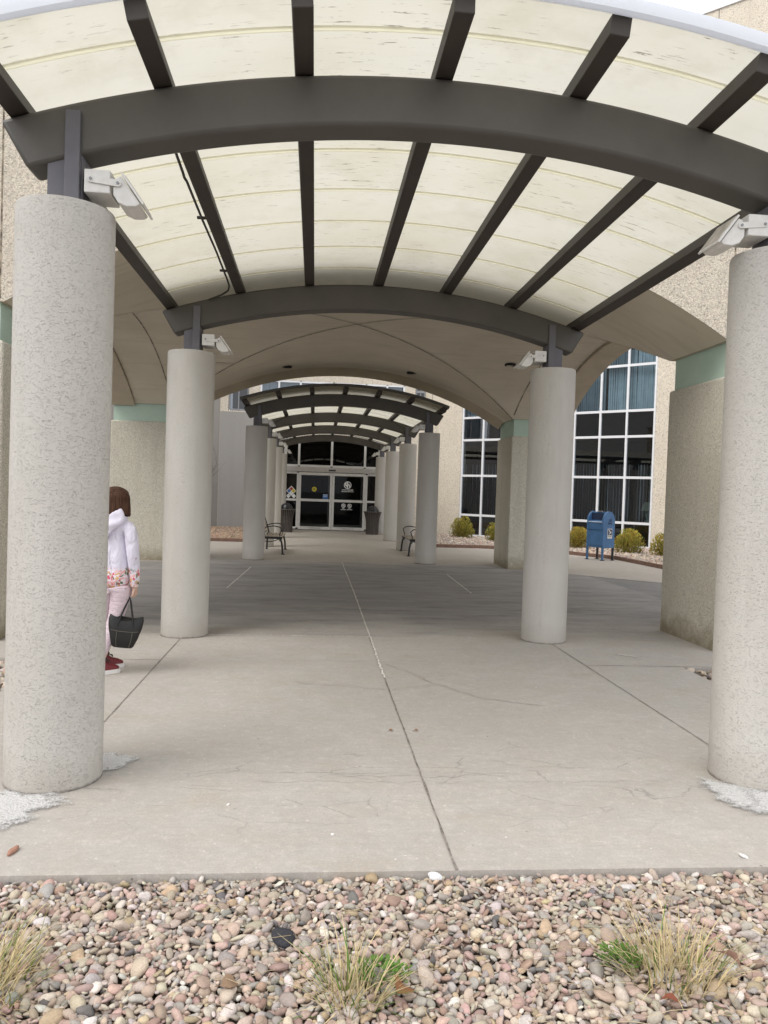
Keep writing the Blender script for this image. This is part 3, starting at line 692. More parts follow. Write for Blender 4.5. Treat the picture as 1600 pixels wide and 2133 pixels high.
# thick lips at the openings
mb = MB()
for s in (-1, 1):
    prof = [(y - YC, zy(y)) for y in ys]
    rings = [[Vector((s * 4.55, y, z)), Vector((s * 4.55, y, z - .055)), Vector((s * VX, y, z - .055)), Vector((s * VX, y, z + .02))] for y, z in prof]
    mb = MB(); mb.loft(rings, closed=False, cap=False); mb.build('arch_lip', 'vault_lip', po)
mb = MB()
for y0, y1 in ((VY1 - .55, VY1),):
    rings = [[Vector((x, y0 - YC, zx(x) + .0)), Vector((x, y0 + .10 - YC, zx(x) - .012)), Vector((x, y0 + .25 - YC, zx(x) - .045)), Vector((x, y0 + .4 - YC, zx(x) - .09)), Vector((x, y1 - YC, zx(x) - .12)), Vector((x, y1 - YC, zx(x) + .05))] for x in xs]
    mb.loft(rings, closed=False, cap=False)
mb.build('arch_lip', 'vault_lip', po, smooth=True)
# joints following the groins and springing arches
def ribbon(mb, pts, w, drop=.004):
    P = [Vector(p) for p in pts]; L = []; Q = []
    for i, p in enumerate(P):
        t = P[min(i + 1, len(P) - 1)] - P[max(0, i - 1)]; nn = Vector((-t.y, t.x, 0)).normalized() * w / 2
        L.append(p + nn - Vector((0, 0, drop))); Q.append(p - nn - Vector((0, 0, drop)))
    k = len(P); mb.add(L + Q, [(i, i + 1, k + i + 1, k + i) for i in range(k - 1)])
mb = MB()
for sx in (-1, 1):
    for sy_ in (-1, 1):
        ribbon(mb, [(sx * HX * q, sy_ * HY * q, max(zx(HX * q), zy(YC + HY * q)) - .004) for q in np.linspace(0, 1, 30)], .022, .006)
    ribbon(mb, [(sx * HX, y - YC, zy(y)) for y in ys[1:-1]], .022, .006)
    mb_ = [(sx * 4.545, y - YC, zy(y)) for y in ys[1:-1]]; ribbon(mb, mb_, .012, .006)
ribbon(mb, [(-2.9, 2.35, zy(YC + 2.35)), (-2.3, 2.36, zy(YC + 2.36))], .02, .006)
ribbon(mb, [(x, -2.2, max(zx(x), zy(YC - 2.2))) for x in np.linspace(-3.7, -2.6, 8)], .018, .006)
mb.build('ceiling_joint', 'vault_joint', po)
# fascia
mb = MB(); zt = TOP
for y, yo in ((VY0, -1), (VY1, 1)):
    mb.add([(x, y - YC, zx(x) if abs(x) < HX else SP) for x in xs] + [(x, y - YC, zt) for x in xs], [(i, i + 1, len(xs) + i + 1, len(xs) + i) for i in range(len(xs) - 1)])
    for s in (-1, 1): mb.add([(s * HX, y - YC, SP), (s * VX, y - YC, SP), (s * VX, y - YC, zt), (s * HX, y - YC, zt)], [(0, 1, 2, 3)])
    mb.add([(x, y - YC, zx(x)) for x in xs] + [(x, y - YC - yo * .02, zx(x)) for x in xs], [(i, i + 1, len(xs) + i + 1, len(xs) + i) for i in range(len(xs) - 1)])
for s in (-1, 1):
    mb.add([(s * VX, y - YC, zy(y)) for y in ys] + [(s * VX, y - YC, zt) for y in ys], [(i, i + 1, len(ys) + i + 1, len(ys) + i) for i in range(len(ys) - 1)])
    for a, b in ((VY0, YC - HY), (YC + HY, VY1)): mb.add([(s * VX, a - YC, SP), (s * VX, b - YC, SP), (s * VX, b - YC, zt), (s * VX, a - YC, zt)], [(0, 1, 2, 3)])
mb.add([(-VX, VY0 - YC, zt), (VX, VY0 - YC, zt), (VX, VY1 - YC, zt), (-VX, VY1 - YC, zt)], [(0, 1, 2, 3)])
mb.build('fascia', 'fascia_aggregate', po)
mb = MB()
for s in (-1, 1): mb.bb(s * 3.79 - .008, s * 3.79 + .008, VY0 - YC - .003, VY0 - YC + .001, SP + .03, zt - .02)
mb.build('fascia_joint', 'vault_joint', po)
mb = MB(); mb.bb(-VX - .04, VX + .04, VY0 - YC - .04, VY1 - YC + .04, zt + .003, zt + .06); mb.build('coping', 'aluminium_white', po, bevel=.01)
pl_lab = {(-1, 0): 'left near', (1, 0): 'right near', (-1, 1): 'left far', (1, 1): 'right far'}
for (s, fb), nm in pl_lab.items():
    ya, yb = (VY0, YC - HY) if fb == 0 else (YC + HY, VY1)
    mb = MB(); x0, x1 = sorted((s * HX, s * VX)); mb.bb(x0, x1, ya - YC, yb - YC, -.1, 3.0)
    p = mb.build('pier', 'pier_aggregate', po, bevel=.03, seg=3)
    mb = MB(); mb.bb(x0 + .05, x1 - .05, ya - YC + .05, yb - YC - .05, 3.0, SP + .03); mb.build('mint_band', 'mint', p)
    mb = MB(); mb.bb(x0 + .002, x1 - .002, ya - YC + .002, yb - YC - .002, SP + .002, SP + .035); mb.build('bearing_plate', 'vault_lip', p)
for x, y in [(-1.33, 17.2), (1.44, 17.1), (3.15, 15.0), (-1.35, 9.2), (1.35, 9.2)]:
    zc = max(zx(x), zy(y) if abs(y - YC) < HY else SP)
    mb = MB(); mb.lathe([(.085, -.010), (.085, .02), (.11, .02), (.11, -.014), (.085, -.014)], 24, (x, y - YC, zc - .01), cap=False); d_ = mb.build('downlight', 'downlight_black', po, smooth=True)
    mb = MB(); mb.lathe([(.001, -.006), (.084, -.006)], 24, (x, y - YC, zc - .006), cap=False); mb.build('downlight_lens', 'downlight_black', d_)

# ------------------------------------------------------------------ building
EY = 31.9; RC = (3.9, 31.9); LC = (-4.6, 31.9); HT = 17.5
bd = thing('office_building', (0, EY, 0), 'tall beige building behind with angled wings, white-gridded windows and sliding entrance doors', 'building')
bd.location = (0, 0, 0)
def frame45(origin, sgn):
    ex = Vector((sgn * .70711, -.70711, 0)); nn = Vector((-sgn * .70711, -.70711, 0))   # along the wall, outward
    o = Vector((*origin, 0))
    return lambda s, d, z: o + ex * s + nn * d + Vector((0, 0, z))
FR = frame45(RC, 1); FL_ = frame45(LC, -1)
FE = lambda s, d, z: Vector((s, EY - d, z))
def fbox(mb, F, s0, s1, d0, d1, z0, z1):
    vs = [F(s, d, z) for z in (z0, z1) for s, d in ((s0, d0), (s1, d0), (s1, d1), (s0, d1))]
    mb.add(vs, [(3, 2, 1, 0), (4, 5, 6, 7), (0, 1, 5, 4), (1, 2, 6, 5), (2, 3, 7, 6), (3, 0, 4, 7)])
def wall_with_holes(name, F, s0, s1, z0, z1, holes, mat, th=.35, parent=bd, joints=()):
    ss = sorted({s0, s1, *[h[0] for h in holes], *[h[1] for h in holes]}); zs = sorted({z0, z1, *[h[2] for h in holes], *[h[3] for h in holes]})
    mb = MB()
    for a, b in zip(ss[:-1], ss[1:]):
        run = None
        for c, d in list(zip(zs[:-1], zs[1:])) + [(None, None)]:
            solid = c is not None and not any(h[0] <= (a + b) / 2 <= h[1] and h[2] <= (c + d) / 2 <= h[3] for h in holes)
            if solid: run = (run[0] if run else c, d)
            elif run: fbox(mb, F, a, b, 0, -th, *run); run = None
    return mb.build(name, mat, parent)
def seam(F, s, z0, z1, parent, mat='joint', w=.025):
    mb = MB(); fbox(mb, F, s - w / 2, s + w / 2, .003, -.002, z0, z1); return mb.build('wall_joint', mat, parent)
def window_wall(F, sm, zm, glassm, fw_=.09, rec=.06, name='window', blinds=None, parent=bd, framem='window_white'):
    """curtain-wall window: outer frame + mullions, one pane per cell"""
    mb = MB()
    for s in sm: fbox(mb, F, s - fw_ / 2, s + fw_ / 2, -rec + .05, -rec - .06, zm[0], zm[-1])
    for z in zm:
        for a, b in zip(sm[:-1], sm[1:]): fbox(mb, F, a + fw_ / 2, b - fw_ / 2, -rec + .046, -rec - .056, z - .042, z + .042)
    fr = mb.build(name, framem, parent)
    mb = MB()
    for i, (a, b) in enumerate(zip(sm[:-1], sm[1:])):
        for c, d in zip(zm[:-1], zm[1:]):
            vs = [F(a + fw_ / 2, -rec, c + .042), F(b - fw_ / 2, -rec, c + .042), F(b - fw_ / 2, -rec, d - .042), F(a + fw_ / 2, -rec, d - .042)]
            mb.add(vs, [(0, 1, 2, 3)])
    mb.build('pane', glassm, fr)
    if blinds:
        for kind, z0, z1, gapw in blinds:
            bm_ = MB(); rr = random.Random(int(z0 * 10) + 3); s = sm[0] + .05
            while s < sm[-1] - .08:
                wv = .085; a = (rr.uniform(.9, 1.35) if kind == 'open' else rr.uniform(.12, .42)); sh = rr.uniform(-.02, .02)
                dx, dy = wv / 2 * math.cos(a), wv / 2 * math.sin(a)
                if kind == 'closed' and rr.random() < .035: s += wv * 1.1; continue
                if kind == 'open' and rr.random() < .08: dx *= 1.6
                bm_.add([F(s - dx, -rec - .22 - dy, z0), F(s + dx, -rec - .22 + dy, z0), F(s + dx + sh, -rec - .22 + dy, z1), F(s - dx + sh, -rec - .22 - dy, z1)], [(0, 1, 2, 3)])
                s += wv * gapw
            bm_.build('blinds', 'blind_pale' if kind != 'white' else 'blind_white', fr)
    return fr
# right wing
sm = [1.87 + .9713 * k for k in range(9)]; zm = [.05, .87, 2.44, 3.86, 4.75, 6.32, 7.74, 8.63, 10.2, 11.62, 12.5, 14.1, 15.2]
rw = wall_with_holes('wall', FR, -.3, 24, -.1, HT, [(sm[0] - .045, sm[-1] + .045, .01, 15.25)], 'wall_aggregate')
rw['label'] = 'pale pebbled wall of the right wing'
seam(FR, 11.2, .1, HT, rw); seam(FR, .30, .1, HT, rw)
wr_ = window_wall(FR, sm, zm, 'glass_tinted', .068, .06, 'window', [('open', .92, 2.9, 1.25), ('closed', 4.8, 6.9, .93), ('closed', 8.7, 10.8, .93), ('closed', 12.6, 14.9, .93)])
wr_['label'] = 'tall white-gridded window of the right wing with vertical blinds'
# left wing
lw = wall_with_holes('wall', FL_, -.3, 42, -.1, HT, [(3.4, 8.4, 5.0, 15.2)], 'wall_grey'); lw['label'] = 'shaded grey wall of the left wing'  # unseen far stretch lengthened so the right-wing panes reflect dark wall
for s in (.47, 2.4, 9.4, 14): seam(FL_, s, 0, HT, lw)
window_wall(FL_, [3.445 + .98 * k for k in range(6)], [5.04, 6.4, 8.6, 10.2, 12.5, 14.1, 15.15], 'glass_tinted', .085, .06, 'window', [('closed', 5.1, 14, .95)])['label'] = 'high window of the left wing'
# entrance wall
dX = .08; sx0, sx1 = -1.90, 2.06
holes = [(sx0, sx1, -.1, 3.8), (-2.98, 2.99, 4.75, 6.13), (-4.25, -3.43, 4.8, 7.2), (3.43, 3.86, 4.8, 7.2)]
ew = wall_with_holes('wall', FE, LC[0] + .02, RC[0] - .02, -.1, HT, holes, 'wall_aggregate'); ew['label'] = 'pale wall around the entrance doors'
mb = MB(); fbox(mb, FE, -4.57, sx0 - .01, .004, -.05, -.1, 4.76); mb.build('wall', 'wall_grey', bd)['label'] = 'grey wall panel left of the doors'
seam(FE, -4.33, .0, 4.76, bd)
bd.children[-1].location = (0, -.004, 0)
window_wall(FE, [-2.94, -2.22, -1.34, .02, 1.37, 2.24, 2.95], [4.79, 6.10], 'glass_tinted', .075, .05, 'window', [('white', 4.8, 6.1, .9)])['label'] = 'band window above the entrance canopy'
window_wall(FE, [-4.21, -3.84, -3.47], [4.84, 5.9, 7.16], 'glass_dark', .04, .05, 'window', None, framem='bolt_grey')
window_wall(FE, [3.47, 3.82], [4.84, 5.9, 7.16], 'glass_dark', .04, .05, 'window', None, framem='bolt_grey')
# transom + sidelights
window_wall(FE, [sx0 + .045, dX - 1.40, dX - .05, dX + 1.33, sx1 - .045], [2.66, 3.75], 'glass_dark', .09, .05, 'transom_window', None, framem='door_frame')['label'] = 'dark transom window above the doors'
window_wall(FE, [sx0 + .045, dX - 1.42], [.09, 1.245, 2.36], 'glass_dark', .09, .05, 'sidelight', None, framem='door_frame')['label'] = 'left sidelight with hazard diamonds'
window_wall(FE, [dX + 1.42, sx1 - .045], [.09, 1.245, 2.36], 'glass_dark', .09, .05, 'sidelight', None, framem='door_frame')['label'] = 'right sidelight behind the bin'
mb = MB(); fbox(mb, FE, sx0 + .005, sx1 - .005, .05, -.12, 2.41, 2.615); hd_ = mb.build('door_header', 'door_header', bd, bevel=.008)
mb = MB(); fbox(mb, FE, dX - .16, dX + .13, .09, .05, 2.475, 2.525); mb.build('motion_sensor', 'decal_black', hd_, bevel=.01)
def text_mesh(body, size, F, s, z, d, mat, parent, name='lettering', align='CENTER', bold=0.):
    cu = bpy.data.curves.new('t', 'FONT'); cu.body = body; cu.size = size; cu.align_x = align; cu.align_y = 'CENTER'; cu.offset = bold; cu.resolution_u = 3
    ob = bpy.data.objects.new('t', cu); C.objects.link(ob); dg = bpy.context.evaluated_depsgraph_get()
    me = bpy.data.meshes.new_from_object(ob.evaluated_get(dg)); C.objects.unlink(ob); bpy.data.objects.remove(ob)
    for v in me.vertices: v.co = F(s + v.co.x, d, z + v.co.y)
    me.name = name; me.materials.clear(); me.materials.append(M[mat]); o = bpy.data.objects.new(name, me); C.objects.link(o); o.parent = parent; return o
def disc(mb, F, s, z, d, r, n=28, r0=0, a0=0, a1=2 * math.pi):
    A = [a0 + (a1 - a0) * k / n for k in range(n + 1)]
    if r0: mb.add([F(s + r * math.cos(a), d, z + r * math.sin(a)) for a in A] + [F(s + r0 * math.cos(a), d, z + r0 * math.sin(a)) for a in A], [(i, i + 1, n + 2 + i, n + 1 + i) for i in range(n)])
    else: mb.add([F(s, d, z)] + [F(s + r * math.cos(a), d, z + r * math.sin(a)) for a in A], [(0, 1 + i, 2 + i) for i in range(n)])
def quad(mb, F, pts, d): mb.add([F(s, d, z) for s, z in pts], [tuple(range(len(pts)))])
def decal(F_, name, mat, parent, fn):
    mb = MB(); fn(mb); return mb.build(name, mat, parent)
# sliding doors, slightly proud
DD = .045
for s0, s1, nm in ((dX - 1.37, dX - .006, 'left'), (dX + .006, dX + 1.37, 'right')):
    mb = MB(); fwid = .085
    fbox(mb, FE, s0, s0 + fwid, DD, DD - .05, .03, 2.39); fbox(mb, FE, s1 - fwid, s1, DD, DD - .05, .03, 2.39)
    for z0, z1 in ((.03, .155), (1.195, 1.295), (2.28, 2.39)): fbox(mb, FE, s0 + fwid, s1 - fwid, DD - .003, DD - .047, z0, z1)
    dr = mb.build('sliding_door', 'door_frame', bd); dr['label'] = nm + ' leaf of the glass sliding doors'
    mb = MB()
    for z0, z1 in ((.155, 1.195), (1.295, 2.28)): quad(mb, FE, [(s0 + fwid, z0), (s1 - fwid, z0), (s1 - fwid, z1), (s0 + fwid, z1)], DD - .025)
    mb.build('pane', 'glass_door', dr)
    GD = DD - .02; e = (s0 + s1) / 2
    text_mesh('IN EMERGENCY PUSH TO OPEN', .034, FE, e, .093, DD + .001, 'decal_black', dr)
    if nm == 'left':
        mb = MB(); disc(mb, FE, -.655, 1.70, GD, .098); mb.build('round_sticker', 'decal_yellow', dr)
        mb = MB(); disc(mb, FE, -.655, 1.70, GD + .002, .055, 8); mb.build('sticker_emblem', 'decal_olive', dr)
        mb = MB(); quad(mb, FE, [(-.30, 1.31), (-.09, 1.31), (-.09, 1.50), (-.30, 1.50)], GD); mb.build('blue_sticker', 'decal_blue', dr)
        mb = MB(); quad(mb, FE, [(-.285, 1.462), (-.105, 1.462), (-.105, 1.485), (-.285, 1.485)], GD + .002); quad(mb, FE, [(-.275, 1.40), (-.115, 1.40), (-.115, 1.415), (-.275, 1.415)], GD + .002); mb.build('sticker_lines', 'decal_white', dr)
    else:
        e2 = .72; zc = 1.91; r = .155
        def emblem(mb):
            disc(mb, FE, e2, zc, GD, r, 36, r * .80)
            # two interlocking hooked strokes inside the ring
            quad(mb, FE, [(e2 - .028, zc - .125), (e2 + .018, zc - .125), (e2 + .018, zc + .12), (e2 - .028, zc + .12)], GD + .001)
            quad(mb, FE, [(e2 - .105, zc - .02), (e2 - .028, zc - .075), (e2 - .028, zc - .005), (e2 - .055, zc + .02), (e2 - .05, zc + .115), (e2 - .105, zc + .075)], GD + .001)
            quad(mb, FE, [(e2 + .018, zc + .04), (e2 + .06, zc + .045), (e2 + .105, zc + .0), (e2 + .105, zc - .085), (e2 + .06, zc - .115), (e2 + .06, zc - .01), (e2 + .018, zc - .015)], GD + .001)
        decal(FE, 'emblem', 'decal_white', dr, emblem)
        text_mesh('communityhealth', .068, FE, e2, 1.715, GD, 'decal_white', dr, bold=.002)
        text_mesh('community health center', .050, FE, e2, 1.645, GD, 'decal_white', dr, bold=.002)
        for q, tx in ((.57, 'SMOKING'), (.825, 'WEAPONS')):
            mb = MB(); disc(mb, FE, q, 1.055, GD, .085, 28, .058); disc(mb, FE, q, 1.055, GD + .001, .03, 10); a = R(-40)
            c0 = Vector((math.cos(a), math.sin(a))) * .075; p0 = Vector((-math.sin(a), math.cos(a))) * .01
            quad(mb, FE, [(q + v.x, 1.055 + v.y) for v in (c0 + p0, c0 - p0, -c0 - p0, -c0 + p0)], GD + .002)
            mb.build('prohibition_sign', 'decal_white', dr)
            text_mesh('NO', .048, FE, q, .945, GD, 'decal_white', dr, bold=.002); text_mesh(tx, .046, FE, q, .895, GD, 'decal_white', dr, bold=.002)
# hazard diamonds on the left sidelight
sl_ = [c for c in bd.children if c.name.startswith('sidelight')][0]
def dia(mb, s, z, r, d): quad(mb, FE, [(s - r, z), (s, z - r), (s + r, z), (s, z + r)], d)
hz = MB(); dia(hz, -1.60, 1.60, .205, -.042); dia(hz, -1.715, 1.39, .095, -.043); dia(hz, -1.49, 1.39, .095, -.043)
hz.build('hazard_diamond', 'decal_white', sl_)
for (ds, dz, mt, tx) in ((0, .09, 'decal_red', '3'), (-.09, 0, 'decal_blue', '2'), (.09, 0, 'decal_yellow', '2')):
    hz = MB(); dia(hz, -1.60 + ds, 1.60 + dz, .085, -.039); hz.build('hazard_field', mt, sl_)
    text_mesh(tx, .10, FE, -1.60 + ds, 1.60 + dz, -.036, 'decal_black', sl_)
text_mesh('OX', .07, FE, -1.715, 1.39, -.038, 'decal_black', sl_); text_mesh('W', .07, FE, -1.60, 1.51, -.038, 'bolt_grey', sl_)
# vestibule : inner door frames, floor and dark rooms
mb = MB()
for z0, z1 in ((.03, .15), (1.2, 1.28), (2.3, 2.42)): fbox(mb, FE, -1.35, 1.5, -2.55, -2.6, z0, z1)
for s in (-1.35, -.05, .12, 1.42): fbox(mb, FE, s, s + .08, -2.54, -2.605, .03, 2.42)
mb.build('inner_door_frame', 'door_frame', bd)
mb = MB(); fbox(mb, FE, -4.2, 4.2, -.36, -9, -.05, -.002); mb.build('floor', 'interior_floor', bd)
mb = MB()
fbox(mb, FE, -4.3, 3.6, -5, -5.1, -.1, 3.9); fbox(mb, FE, -4.3, 3.6, -.4, -5, 3.9, 4.0); fbox(mb, FE, -4.35, -4.3, -.4, -5, -.1, 3.9); fbox(mb, FE, 3.6, 3.65, -.4, -5, -.1, 3.9)
fbox(mb, FE, -4.3, 3.9, -2.0, -2.1, 4.0, HT)
fbox(mb, FR, 1.2, 10.6, -2.2, -2.3, -.1, HT); fbox(mb, FR, 1.1, 1.2, -.36, -2.3, -.1, HT); fbox(mb, FR, 10.6, 10.7, -.36, -2.3, -.1, HT)
for z in (-.1, 3.86, 7.74, 11.62): fbox(mb, FR, 1.2, 10.6, -.36, -2.2, z - .02, z + .02 if z > 0 else z + .1)
fbox(mb, FL_, 3.2, 8.6, -1.6, -1.7, 4.8, HT); 
for z in (4.9, 8.6, 12.5): fbox(mb, FL_, 3.2, 8.6, -.36, -1.6, z - .02, z + .02)
mb.build('room', 'interior_dark', bd)
mb = MB()
for F in (FR, FL_): fbox(mb, F, .0, 24.0 if F is FR else 42., .05, -.4, HT + .003, HT + .12)
mb.build('coping', 'aluminium_white', bd)
# table lamp inside the right-hand window
lp = FR(9.25, -.75, .9)
la = thing('table_lamp', (lp.x, lp.y, .93), 'table lamp with pale cone shade behind the right window blinds', 'lamp')
mb = MB(); mb.lathe([(.09, 0), (.09, .02), (.03, .04), (.05, .14), (.07, .22), (.03, .32), (.012, .36), (.012, .42)], 20); mb.build('lamp_base', 'mint', la, smooth=True)
mb = MB(); mb.lathe([(.24, .38), (.11, .68)], 28, cap=False); mb.build('lamp_shade', 'lamp_shade_green', la, smooth=True)
tb = thing('side_table', (lp.x, lp.y, 0), 'dark table under the lamp behind the right window', 'table')
mb = MB(); mb.box((0, 0, .91), (.8, .5, .035), Matrix.Rotation(R(-45), 3, 'Z')); mb.build('tabletop', 'bark', tb)
for a, b in ((-1, -1), (1, -1), (1, 1), (-1, 1)):
    mb = MB(); mb.box(Matrix.Rotation(R(-45), 3, 'Z') @ Vector((a * .36, b * .21, .44)), (.045, .045, .9)); mb.build('leg', 'bark', tb)

# ------------------------------------------------------------------ planting beds by the wings
KR = [(2.75, 23.5), (4.6, 23.55), (5.7, 23.1), (6.9, 21.9), (7.7, 20.5), (7.85, 17.8), (8.0, 14)]
KL = [(-2.75, 23.6), (-4.6, 23.6), (-6.2, 22.6), (-7.6, 20.5), (-8, 14)]
def inpoly(p, x, y):
    c = False
    for (x1, y1), (x2, y2) in zip(p, p[1:] + p[:1]):
        if (y1 > y) != (y2 > y) and x < (x2 - x1) * (y - y1) / (y2 - y1) + x1: c = not c
    return c
wallR = [tuple(FR(24, .02, 0)[:2]), tuple(FR(.02, .02, 0)[:2])]
polyR = KR + [(14, 14)] + wallR + [(2.75, 31.85)]
wallL = [tuple(FL_(24, .02, 0)[:2]), tuple(FL_(.02, .02, 0)[:2])]
polyL = KL + [(-14, 14)] + wallL + [(-2.75, 31.85)]
for poly, kk, lab, pw_, nm in ((polyR, KR, 'brown edging strip curving past the mailbox around the right bed', (.9,), 'r'), (polyL, KL, 'brown edging strip along the left bed behind the columns', (.9,), 'l')):
    mb = MB(); mb.add([(x, y, .018) for x, y in poly], [tuple(range(len(poly)))]); tag(mb.build('bed_soil', 'soil_brown'), kind='structure')
    mb = MB()
    for a, b in zip(kk[:-1], kk[1:]):
        a, b = Vector((*a, 0)), Vector((*b, 0)); d = (b - a); L = d.length; ang = math.atan2(d.y, d.x)
        mb.box((a + b) / 2 + Vector((0, 0, .045)), (L + .06, .07, .11), Matrix.Rotation(ang, 3, 'Z'))
    tag(mb.build('garden_edging', 'kerb_brown', bevel=.012), lab, 'edging')
pr = darts(lambda x, y: all(inpoly(polyR, x + a, y + b) for a in (-.09, .09) for b in (-.09, .09)) and x + y < 36, 2.8, 12, 14, 32, [.05, .035], [30000, 60000], 8, .8)
PWr = PW.copy(); PWr[[0, 1, 10, 11]] *= 2; PWr[7] *= .5; PWr /= PWr.sum()
pebble_field('bed_gravel', pr, .03, 1, 'pebbles', 'pinkish gravel under the shrubs along the right wing', PAL * 1.02, PWr, seed=6)
pl_ = darts(lambda x, y: all(inpoly(polyL, x + a, y + b) for a in (-.09, .09) for b in (-.09, .09)), -8, -2.8, 22, 33, [.05, .035], [14000, 28000], 9, .8)
PWl = PW.copy(); PWl[[6, 8, 11, 2]] *= 3; PWl[5] *= .2; PWl /= PWl.sum()
pebble_field('bed_gravel', pl_, .03, 1, 'pebbles', 'brown gravel and leaves in the bed before the left wing', PAL * np.array([.85, .72, .58]), PWl, seed=8)

# ------------------------------------------------------------------ mailbox
ang = math.atan2(-.5, -.86)      # front faces this way
mbx = thing('mailbox', (7.14, 20.24, 0), 'blue street mailbox on four legs standing before the gravel bed', 'mailbox', None, ang + math.pi / 2)
# local: -y is the front, x across
Wd, Dp, Z0, Z1 = .56, .47, .34, 1.06
top = arc(0, Z1, Dp / 2, 0, math.pi, 20)
prof = [(-Dp / 2, Z0), (Dp / 2, Z0)] + [(u, Z1 + (v - Z1) * 1.12) for u, v in top]
# body with a recessed hopper at the front of the curved top: build the shell in three slabs
mb = MB(); q = Wd / 2
mb.prism(prof, -q, -q + .05, lambda u, v, h: Vector((h, u, v))); mb.prism(prof, q - .05, q, lambda u, v, h: Vector((h, u, v)))
inner = [(-Dp / 2 + .012, Z0 + .004), (Dp / 2 - .012, Z0 + .004)] + [(u * .95, Z1 + (v - Z1) * 1.06) for u, v in top if u > -.07] + [(-.07, Z1 + .03), (-Dp / 2 + .012, Z1 - .02)]
mb.prism(inner, -q + .05, q - .05, lambda u, v, h: Vector((h, u, v)))
mb.build('body', 'mail_blue', mbx, smooth=True, ang=35)
mb = MB(); mb.bb(-q + .05, q - .05, -.10, -.072, Z1 + .01, Z1 + .215); mb.build('hopper', 'mail_dark', mbx)
mb = MB(); mb.bb(-q + .055, q - .055, -Dp / 2 - .012, -Dp / 2 + .05, Z1 - .035, Z1 - .015); hdl = mb.build('pull_handle', 'trim_white', mbx, bevel=.005)
mb = MB(); mb.bb(-.10, .06, -.07, .0, Z1 + .262, Z1 + .268); mb.build('schedule_label', 'sticker_white', mbx)
mb = MB(); mb.bb(-q + .03, q - .03, -Dp / 2 - .02, -Dp / 2 + .011, .83, .845); mb.bb(-q + .03, q - .03, -Dp / 2 - .003, -Dp / 2 + .011, .40, .83); mb.build('door', 'mail_blue', mbx, bevel=.004)
for a in (-1, 1):
    for b, mt in ((-1, 'mail_blue'), (1, 'leg_dark')):
        mb = MB(); x = a * (q - .025); y = b * (Dp / 2 - .025)
        mb.loft([[Vector((x + i * w1 / 2, y + j * w1 / 2, z)) for i, j in ((-1, -1), (1, -1), (1, 1), (-1, 1))] for z, w1 in ((.015, .045), (.30, .05), (Z0 + .02, .05))])
        lg = mb.build('leg', mt, mbx, bevel=.004)
        mb = MB(); mb.bb(x - .05, x + .04, y - .04, y + .04, 0, .016); mb.build('foot', 'leg_dark', lg)
FS = lambda s, d, z: Vector((q + d, s, z))   # right-hand side panel seen from the drive
mb = MB(); quad(mb, FS, [(-.06, .60), (.13, .60), (.13, .86), (-.06, .86)], .003); stk = mb.build('emblem_sticker', 'sticker_white', mbx)
mb = MB(); quad(mb, FS, [(-.045, .69), (.115, .69), (.115, .845), (-.045, .845)], .005); mb.build('emblem_field', 'sticker_navy', stk)
mb = MB(); quad(mb, FS, [(-.03, .835), (.02, .815), (.06, .78), (.105, .765), (.06, .75), (.04, .72), (.0, .70), (.02, .74), (.03, .77), (.0, .80)], .007); mb.build('eagle_emblem', 'sticker_white', stk)
mb = MB(); quad(mb, FS, [(-.04, .665), (.11, .665), (.11, .675), (-.04, .675)], .005); quad(mb, FS, [(-.04, .635), (.11, .635), (.11, .65), (-.04, .65)], .005); mb.build('caption_lines', 'leg_dark', stk)
text_mesh('US', .10, FS, .03, 1.08, .004, 'mail_dark', mbx, bold=.004); text_mesh('MAIL', .075, FS, .03, 1.0, .004, 'mail_dark', mbx, bold=.003)

# ------------------------------------------------------------------ benches (local: x = length, -y = front)
bn = thing('park_bench', (0, 0, 0), 'black iron bench with pale slats, half behind the left front column', 'bench', 'iron benches facing each other under the far canopy')
L2 = .86
for s in (-1, 1):
    mb = MB(); xx = s * L2
    P = lambda pts: [(xx, a, z) for a, z in pts]
    mb.tube(P([(-.20, .40), (-.235, .33), (-.26, .20), (-.27, .05), (-.275, .012)]), [.024, .024, .024, .022, .026], 8)
    mb.tube(P([(.19, .40), (.215, .28), (.225, .012)]), [.022, .022, .024], 8)
    mb.box((xx, -.01, .415), (.045, .50, .055))
    mb.tube(P([(.17, .42), (.215, .6), (.265, .76), (.30, .88)]), [.02, .02, .018, .014], 8)
    mb.tube(P([(.255, .64), (.12, .69), (-.04, .71), (-.17, .69), (-.235, .635), (-.22, .57), (-.19, .50), (-.195, .43)]), .013, 8)
    mb.tube(P([(.20, .33), (.06, .315), (-.08, .345), (-.17, .39)]), .010, 8)
    mb.tube(P([(-.205 + .03 * math.cos(a), .365 + .03 * math.sin(a)) for a in np.linspace(0, 6.28, 13)]), .009, 6)
    mb.box((xx, -.28, .008), (.07, .09, .016)); mb.box((xx, .225, .008), (.06, .07, .016))
    mb.build('side_frame', 'black_iron', bn, smooth=True)
for k in range(6):
    mb = MB(); y = -.24 + k * .078; mb.box((0, y, .452 - .02 * (k / 5) + (-.012 if k == 0 else 0)), (2 * L2 + .03, .058, .018), Matrix.Rotation(R(-4), 3, 'X')); mb.build('seat_slat', 'slat_brown', bn, bevel=.004)
for k in range(5):
    mb = MB(); z = .53 + k * .078; y = .19 + (z - .45) * .27; mb.box((0, y, z), (2 * L2 + .03, .018, .055), Matrix.Rotation(R(-15), 3, 'X')); mb.build('back_slat', 'slat_brown', bn, bevel=.004)
bn.location = (-1.66, 20.15, 0); bn.rotation_euler = (0, 0, R(90))
dup(bn, (2.12, 20.65, 0), R(-90), 'black iron bench with curled armrest, half behind the right front column')

